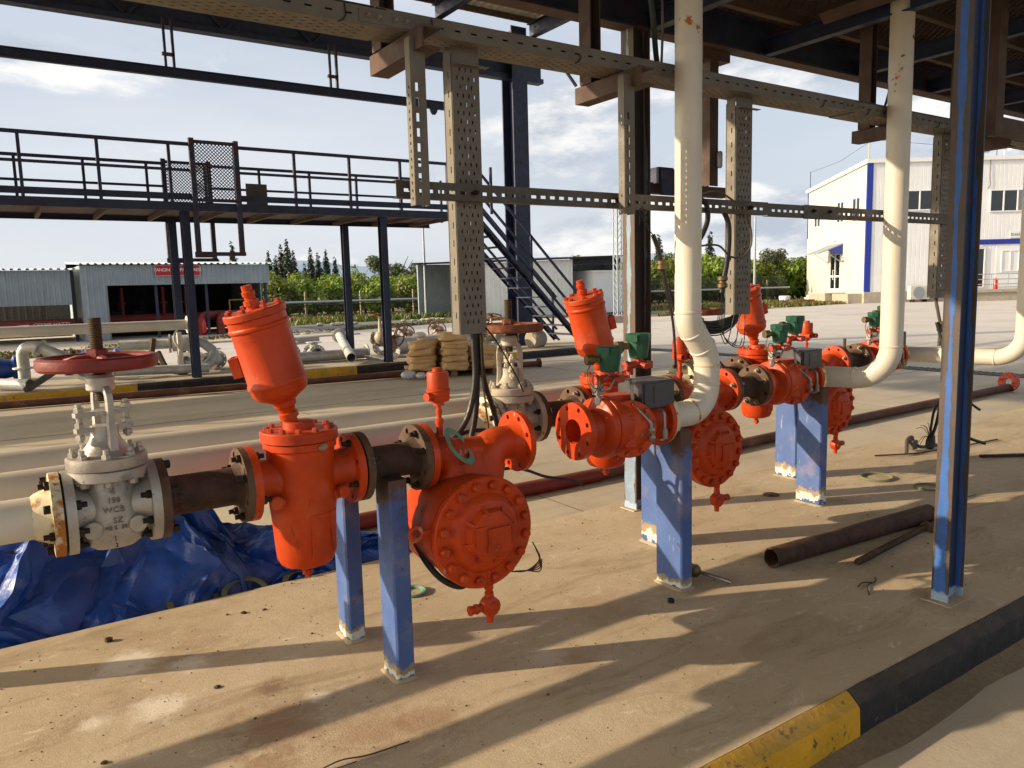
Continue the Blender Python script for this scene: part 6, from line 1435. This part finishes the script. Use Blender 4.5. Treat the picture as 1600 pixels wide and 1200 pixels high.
# side awning
aw = thing('door_awning', 'small sloping blue-grey awning over the side door of the office building', 'awning', tuple(B(0, 4.2, 3.4)))
mb = MB(); mb.loft([[B(a, w, z) for a, z in ((-.02, 3.58), (-1.55, 2.98), (-1.55, 2.93), (-.02, 3.50))] for w in (3.15, 5.3)]); part(mb, 'sheet', M['blind'], aw, 0)
mb = MB(); mb.loft([[B(a, w, z) for a, z in ((-.03, 3.49), (-1.0, 3.12), (-.03, 2.85))] for w in (3.16, 3.18)]); part(mb, 'gusset', M['trimblue'], aw, 0)
for w in (3.2, 5.25): mb = MB(); mb.bar(B(-1.1, w, 3.08), B(-.03, w, 2.35), .03, .03); part(mb, 'strut', M['steelrail'], aw, 0)
# steps to the side door
st = thing('side_steps', 'pale stone steps and landing below the side door of the office building', 'steps', tuple(B(-.8, 5, GZ)))
mb = MB(); bb(mb, -1.3, -.062, 2.6, 5.2, GZ, .44); part(mb, 'landing', M['concrete_w'], st, 0)
mb = MB(); bb(mb, -1.34, -.064, 2.55, 5.25, .441, .49); part(mb, 'landing_slab', M['marble'], st, 0)
for i in range(3): mb = MB(); bb(mb, -1.3, -.065, 5.26 + .42 * i, 5.66 + .42 * i, GZ, .33 - .16 * i); part(mb, 'step', M['marble'], st, 0)
mb = MB(); bb(mb, -.9, -.063, .2, 2.5, GZ, .42); part(mb, 'base_block', M['concrete_w'], st, 0)
# entrance ramp and rail
st = thing('entrance_landing', 'pale entrance landing with a sloped underside and steps on its right', 'steps', tuple(B(7, -1, GZ)))
mb = MB(); mb.loft([[B(u, w, z) for u, z in ((5.2, .50), (8.35, .50), (9.4, GZ), (9.1, GZ), (8.2, .34), (5.2, .34))] for w in (-1.6, -.065)]); part(mb, 'slab', M['concrete_w'], st, 0)
for i in range(3): mb = MB(); bb(mb, 8.4 + .33 * i, 8.73 + .33 * i, -1.58, -.07, GZ + .01, .44 - .16 * i); part(mb, 'step', M['marble'], st, 0)
mb = MB(); bb(mb, 5.2, 8.2, -1.5, -1.45, GZ, .34); part(mb, 'rear_shade_wall', M['concrete_w'], st, 0)
rl = thing('landing_rail', 'steel handrail on the entrance landing of the office building', 'handrail', tuple(B(7, -1.5, .5)))
for u in (5.6, 6.6, 7.6, 8.3): mb = MB(); mb.tube([B(u, -1.5, .5), B(u, -1.5, 1.38)], .026, 8); part(mb, 'baluster', M['steelrail'], rl)
for u, z in ((8.85, .95), (9.3, .72)): mb = MB(); mb.tube([B(u, -1.5, z - .75), B(u, -1.5, z)], .026, 8); part(mb, 'baluster', M['steelrail'], rl)
for z in (1.38, 1.08, .8): mb = MB(); mb.tube([B(5.2, -1.5, z), B(8.3, -1.5, z), B(9.35, -1.5, z - .7)], .024, 8); part(mb, 'bar', M['steelrail'], rl)
p = B(7.25, -.9, .5); mb = MB(); mb.lathe([(.10, 0), (.115, .02), (.115, .5), (.06, .6), (.03, .66)], p, Zv, 16); solo(mb, 'fire_extinguisher', M['extred'], 'red fire extinguisher standing on the office entrance landing', 'fire extinguisher')
ac = thing('air_conditioner', 'white air conditioner unit at the foot of the office front', 'air conditioner', tuple(B(3.1, -.4, GZ)))
mb = MB(); bb(mb, 2.45, 3.55, -.62, -.2, .02, .80); part(mb, 'casing', M['creamwall'], ac, 0)
mb = MB(); c = B(2.92, -.64, .41); mb.lathe([(.34, 0), (.34, .02)], c, -fwv, 24); part(mb, 'fan_grille', M['blind'], ac)
for u in (2.6, 3.35): mb = MB(); bb(mb, u, u + .1, -.6, -.22, GZ, .02); part(mb, 'foot', M['dark'], ac, 0)
# roof things
mb = MB(); c = B(7.0, 1.2, 9.0); mb.cyl(c - rtv * .7, c + rtv * .7, .42, n=20); mb.bar(c + Zv * -.9 - rtv * .4, c - Zv * .3 - rtv * .4, .06, .06, X_); mb.bar(c + Zv * -.9 + rtv * .4, c - Zv * .3 + rtv * .4, .06, .06, X_); solo(mb, 'water_tank', M['steelrail'], 'shiny water tank on the roof of the office building', 'water tank')
t = thing('roof_aerial', 'small dish and aerial on the roof of the office building', 'aerial', tuple(B(8.3, .8, 8.2)))
mb = MB(); c = B(8.4, .6, 8.75); mb.lathe([(.02, 0), (.2, .05), (.28, .12)], c, -fwv + Zv * .4, 20, False); mb.bar(B(8.4, .8, 8.1), B(8.4, .7, 8.75), .03, .03, X_); part(mb, 'dish', M['pvc'], t)
mb = MB(); mb.bar(B(8.0, .8, 8.1), B(8.0, .8, 9.2), .03, .03, X_); mb.bar(B(7.75, .8, 9.1), B(8.3, .8, 9.1), .02, .02); part(mb, 'aerial', M['dark'], t)
for lab, u, w, z in (('short yellowish rod standing on the front roof corner of the office building', .05, .05, 8.2), ('thin rod standing on the rear roof corner of the office building', .05, 8.9, 7.5)):
    mb = MB(); mb.bar(B(u, w, z), B(u, w, z + (1.05 if w < 1 else 1.3)), .05 if w < 1 else .03, .05 if w < 1 else .03, X_); solo(mb, 'roof_rod', M['yellowmetal'] if w < 1 else M['dark'], lab, 'rod', None, None, 0)
mb = MB(); mb.tube([B(.1, .05, 9.35), B(4, .06, 8.95), B(8, .06, 8.7)], .012, 5); mb.tube([B(.05, 8.9, 8.75), B(.05, 4, 8.75), B(.05, .05, 9.2)], .010, 5); solo(mb, 'roof_wire', M['dark'], 'thin wire strung between the roof rods of the office building', 'wire')
mb = MB(); mb.tube(spline([B(7.15, -.03, 8.0), B(7.15, -.04, 7.0), B(7.2, -.04, 6.6), B(7.05, -.04, 6.35)], 5), .014, 5); solo(mb, 'wall_cable', M['dark'], 'thin cable hanging down the front wall of the office building', 'cable')
mb = MB(); c = B(-3.0, 4.6, GZ); mb.lathe([(.62, 0), (.62, .16)], c, Zv, 20); solo(mb, 'blue_basin', M['bluepart'], 'low blue round basin on the yard left of the office steps', 'basin')
mb = MB(); mb.lathe([(.33, 0), (.36, .3), (.30, .32)], c + Zv * .161 - rtv * .15, Zv, 18); solo(mb, 'white_bucket', M['pvc'], 'white bucket standing in the blue basin by the office steps', 'bucket')

# ------------------------------------------------------------------ fence, field pipe
FA, FB = V((-6, 48.9, GZ)), V((46.2, 34.1, GZ)); fd = (FB - FA).normalized(); FL = (FB - FA).length
t = thing('field_fence', 'long wire mesh fence on pale posts in front of the orchard', 'fence', tuple(FA))
n = 0; s = 0
while s < FL:
    p = FA + fd * s; mb = MB(); mb.bar(p, p + Zv * 1.55, .10, .10, X_); part(mb, 'fence_post', M['postwood'], t, 0)
    s += 3.1
p = FA + fd * 29.2
mb = MB(); mb.bar(p + fd * -1.1, p + Zv * 1.6, .09, .09); mb.bar(p + fd * 1.1, p + Zv * 1.6, .09, .09); part(mb, 'brace', M['postwood'], t, 0)
mb = MB(); meshpanel(mb, FA + fd.cross(Zv) * .08 + Zv * .1, fd, Zv, FL, 1.4, .20, .012); part(mb, 'wire_mesh', M['galvdark'], t, 0)
t = thing('shade_net', 'dark green shade net stretched along the right part of the fence', 'net', tuple(FA + fd * 38))
mb = MB(); o_ = FA + fd * 36.6 + fd.cross(Zv) * .12 + Zv * .05; L = FL - 36.6
for i in range(int(L / .085)): mb.bar(o_ + fd * (i * .085), o_ + fd * (i * .085) + Zv * 1.75, .045, .004, fd)
M['net'] = P('green_shade_net', '#26352a', .9, var=.15, bump=0)
part(mb, 'net', M['net'], t, 0)
t = thing('field_rail', 'pale water pipe carried along the fence at knee height', 'pipe', tuple(FA))
mb = MB(); q = fd.cross(Zv) * .35; mb.tube([FA + q + Zv * .95, FB + q + Zv * 1.0], .07, 10); part(mb, 'pipe', M['polegrey'], t)
mb = MB(); mb.tube([FA + q + Zv * .72 + fd * 2, FA + q + Zv * .80 + fd * 30], .04, 8); part(mb, 'thin_pipe', M['black'], t)
t = thing('field_pipe', 'thin red fire pipe along the foot of the field', 'pipe', (20, 37, GZ))
mb = MB(); mb.tube([V((6, 43.2, GZ + .12)), V((17, 39.2, GZ + .12)), V((28, 35.6, GZ + .12)), V((46, 30.3, GZ + .12))], .10, 10); part(mb, 'pipe', M['redpipe'], t)

# ------------------------------------------------------------------ trees
def leaves(mb, lumps, n, s, rnd, up=.3):
    tot = sum(l[1].x * l[1].y * l[1].z for l in lumps)
    for c, r in lumps:
        for i in range(int(n * r.x * r.y * r.z / tot) + 1):
            d = V((rnd.gauss(0, 1), rnd.gauss(0, 1), rnd.gauss(0, 1))).normalized(); k = rnd.random() ** .38
            p = c + V((d.x * r.x, d.y * r.y, d.z * r.z)) * k
            nrm = (d + V((rnd.uniform(-.8, .8), rnd.uniform(-.8, .8), rnd.uniform(-.8, .8) + up))).normalized(); x, y, z = frame(nrm); a = rnd.uniform(0, PI); x, y = x * math.cos(a) + y * math.sin(a), y * math.cos(a) - x * math.sin(a)
            q = s * rnd.uniform(.6, 1.3)
            mb.add([p - x * q, p + y * q * .55 + z * q * .12, p + x * q, p - y * q * .55 + z * q * .12], [(0, 1, 2, 3)])
def trunk(h, r, rnd, limbs):
    mb = MB(); mb.tube(spline([(0, 0, -.1), (.04, .02, h * .4), (-.03, .05, h)], 5), [r * (1 - .05 * i) for i in range(11)], 8)
    for i in range(limbs):
        a = i * 2.4 + rnd.random(); L = h * rnd.uniform(.6, 1.0); z0 = h * rnd.uniform(.5, .95)
        mb.tube(spline([(0, 0, z0), (math.cos(a) * L * .4, math.sin(a) * L * .4, z0 + L * .4), (math.cos(a) * L * .7, math.sin(a) * L * .7, z0 + L * .85)], 4), [r * .5 * (1 - .09 * i) for i in range(9)], 6)
    return mb
def make_tree(kind, seed, name, lab, cat, grp):
    rnd = random.Random(seed); t = thing(name, lab, cat, (0, 0, 0), grp); mb = MB()
    if kind == 'citrus':
        L = [(V((rnd.uniform(-.9, .9), rnd.uniform(-.9, .9), rnd.uniform(.75, 2.3))), V((rnd.uniform(.5, .95), rnd.uniform(.5, .95), rnd.uniform(.45, .8)))) for i in range(11)]
        leaves(mb, L, 2300, .15, rnd); tm = trunk(1.5, .1, rnd, 4); m = M['citrus']
    elif kind == 'cypress':
        L = [(V((rnd.uniform(-.18, .18) * (1 - z / 7) * 2, rnd.uniform(-.18, .18) * (1 - z / 7) * 2, z)), V((.95 * (1 - z / 7.2) ** .8 + .12, .95 * (1 - z / 7.2) ** .8 + .12, .75))) for z in [.6 + .42 * i for i in range(16)]]
        leaves(mb, L, 2600, .20, rnd, .6); tm = trunk(6.5, .1, rnd, 0); m = M['cypress']
    elif kind == 'euca':
        L = [(V((rnd.uniform(-3.0, 3.0), rnd.uniform(-1.8, 1.8), rnd.uniform(2.6, 5.2))), V((rnd.uniform(.7, 1.3), rnd.uniform(.7, 1.2), rnd.uniform(.5, .9)))) for i in range(17)]
        leaves(mb, L, 4200, .17, rnd); tm = trunk(3.4, .18, rnd, 7); m = M['euca']
    else:
        L = [(V((rnd.uniform(-.5, .5), rnd.uniform(-.5, .5), 1.2 + .35 * i)), V((.75 - .07 * i, .75 - .07 * i, .5))) for i in range(8)]
        leaves(mb, L, 900, .15, rnd); tm = trunk(3, .07, rnd, 4); m = M['young']
    part(mb, 'crown', m, t, 0); part(tm, 'trunk', M['bark'], t)
    return t
rt_ = random.Random(21); protos = {}
def plant(kind, x, y, s, lab, name, cat, grp, sz=1.):
    v = rt_.randrange(3) if kind in ('citrus', 'cypress') else 0
    if (kind, v) not in protos:
        o = make_tree(kind, 10 + v * 7 + len(kind), name, lab, cat, grp); protos[(kind, v)] = o; 
    else:
        o = copy_tree(protos[(kind, v)]); o['label'] = lab
        if grp: o['group'] = grp
    o.location = (x, y, GZ); o.rotation_euler = (0, 0, rt_.uniform(0, 6.28)); o.scale = (s, s, s * sz)
fdn = Zv.cross(fd)
nrow = [(1.9, 0), (4.6, 1.1), (7.6, .3), (11, 1.4)]
for r, (dd, of) in enumerate(nrow):
    s = 3 + of
    while s < FL + 26 + r * 3:
        p = FA + fd * (s + rt_.uniform(-.4, .4)) + fdn * (dd + rt_.uniform(-.4, .4))
        if not (BO.x - 1 < p.x < BO.x + 22 and (p - BO).dot(fwv) < 10 and (p - BO).dot(rtv) > -2):
            big = 1.0 + .28 * max(0, min(1, (s - 34) / 12))
            plant('citrus', p.x, p.y, rt_.uniform(.92, 1.12) * .80 * big * (1 + .05 * r), 'bushy citrus tree in the dense orchard behind the fence', 'citrus_tree', 'tree', 'citrus trees of the orchard behind the fence', rt_.uniform(.95, 1.1))
        s += 1.75
for i, (px, d, s) in enumerate(((420, 70, .75), (432, 70, .95), (443, 71, .88), (452, 72, 1.06), (462, 70, 1.12), (471, 72, .96), (487, 74, .78), (497, 74, 1.02), (508, 73, .93), (520, 74, .98), (534, 74, .86), (378, 66, 1.05), (356, 66, .8), (341, 66, .75))):
    x, y = cp(px, d); plant('cypress', x, y, s * .76, 'dark cypress in the row beyond the orchard, left half of the photo', 'cypress_tree', 'tree', 'dark cypresses beyond the orchard', 1.0)
for px, d, s, lab in ((1031, 72, 1.12, 'lone dark cypress between the rust-brown column and the first cream riser'), (1109, 68, 1.1, 'lone dark cypress just right of the first cream riser'), (20, 62, .85, 'dark tree showing above the lean-to roof at the left edge')):
    x, y = cp(px, d); plant('cypress', x, y, s * .80, lab, 'cypress_tree', 'tree', None, .9 if px > 30 else .8)
x, y = cp(626, 78); plant('euca', x, y, .88, 'broad grey-green eucalyptus rising above the orchard', 'eucalyptus_tree', 'tree', None)
x, y = cp(561, 62); plant('young', x, y, .85, 'pale young tree above the orchard beside the walkway leg', 'young_tree', 'tree', None, 1.05)
x, y = cp(1190, 58); plant('euca', x, y, .66, 'dark bushy tree right of the slim pole', 'bushy_tree', 'tree', None, 1.0)
# grass and weeds
def blades(name, poly, n, h, mat, lab, seed):
    rg = random.Random(seed); mb = MB(); xs = [p[0] for p in poly]; ys = [p[1] for p in poly]; k = 0
    def inside(x, y):
        c = False; j = len(poly) - 1
        for i in range(len(poly)):
            if (poly[i][1] > y) != (poly[j][1] > y) and x < (poly[j][0] - poly[i][0]) * (y - poly[i][1]) / (poly[j][1] - poly[i][1]) + poly[i][0]: c = not c
            j = i
        return c
    while k < n:
        x, y = rg.uniform(min(xs), max(xs)), rg.uniform(min(ys), max(ys))
        if not inside(x, y): k += .2; continue
        if mnoise.noise(V((x * .35, y * .35, seed))) + rg.uniform(-.35, .35) < -.08: k += .3; continue
        a = rg.uniform(0, PI); w = rg.uniform(.03, .08); hh = h * rg.uniform(.4, 1.3); l = V((rg.uniform(-.6, .6), rg.uniform(-.6, .6), 0)) * hh
        p = V((x, y, GZ - .02)); d = V((math.cos(a) * w, math.sin(a) * w, 0))
        mb.add([p - d, p + d, p + l + Zv * hh + d * .3, p + l + Zv * hh - d * .3], [(0, 1, 2, 3)]); k += 1
    solo(mb, name, mat, lab, 'grass', None, 'stuff', 0)
blades('dry_grass', [(8.6, 26.95), (16.5, 29.8), (25, 31.2), (24, 31.4), (16.5, 31.3), (9.6, 29.5)], 5000, .10, M['grass'], 'dry grass verge along the edge of the yard', 1)
blades('weeds', [(11, 35.4), (21, 36.1), (30, 31.4), (46, 29.8), (46, 32.5), (30, 37.6), (14, 42.5), (6, 44)], 12000, .26, M['weed'], 'green and yellow weeds between the gravel and the fence', 2)
blades('verge_weeds', [(-3, 21.8), (2, 24.4), (8.3, 27.3), (9.5, 29.4), (6, 27.8), (0, 25.2), (-4, 24.6)], 5000, .12, M['grass'], 'dry weeds at the foot of the pump house slab', 3)
blades('right_grass', [(25, 25.3), (33, 26.4), (46, 27.2), (46, 30), (30, 31.5), (33, 28), (27, 27)], 7000, .16, M['grass'], 'dry grass strip left of the office steps', 4)
mb = MB(); rk = random.Random(8)
for i in range(60):
    x, y = rk.choice(((17.5, 33.4), (13.3, 33.5), (8.2, 26.6)));  x += rk.gauss(0, .7); y += rk.gauss(0, .3); s = rk.uniform(.05, .16); mb.ball((x, y, GZ + s * .4), s, 7, (1.2, .9, .6))
solo(mb, 'rubble', M['concrete_w'], 'scattered pale rubble along the gravel strip', 'rubble', None, 'stuff', 0)
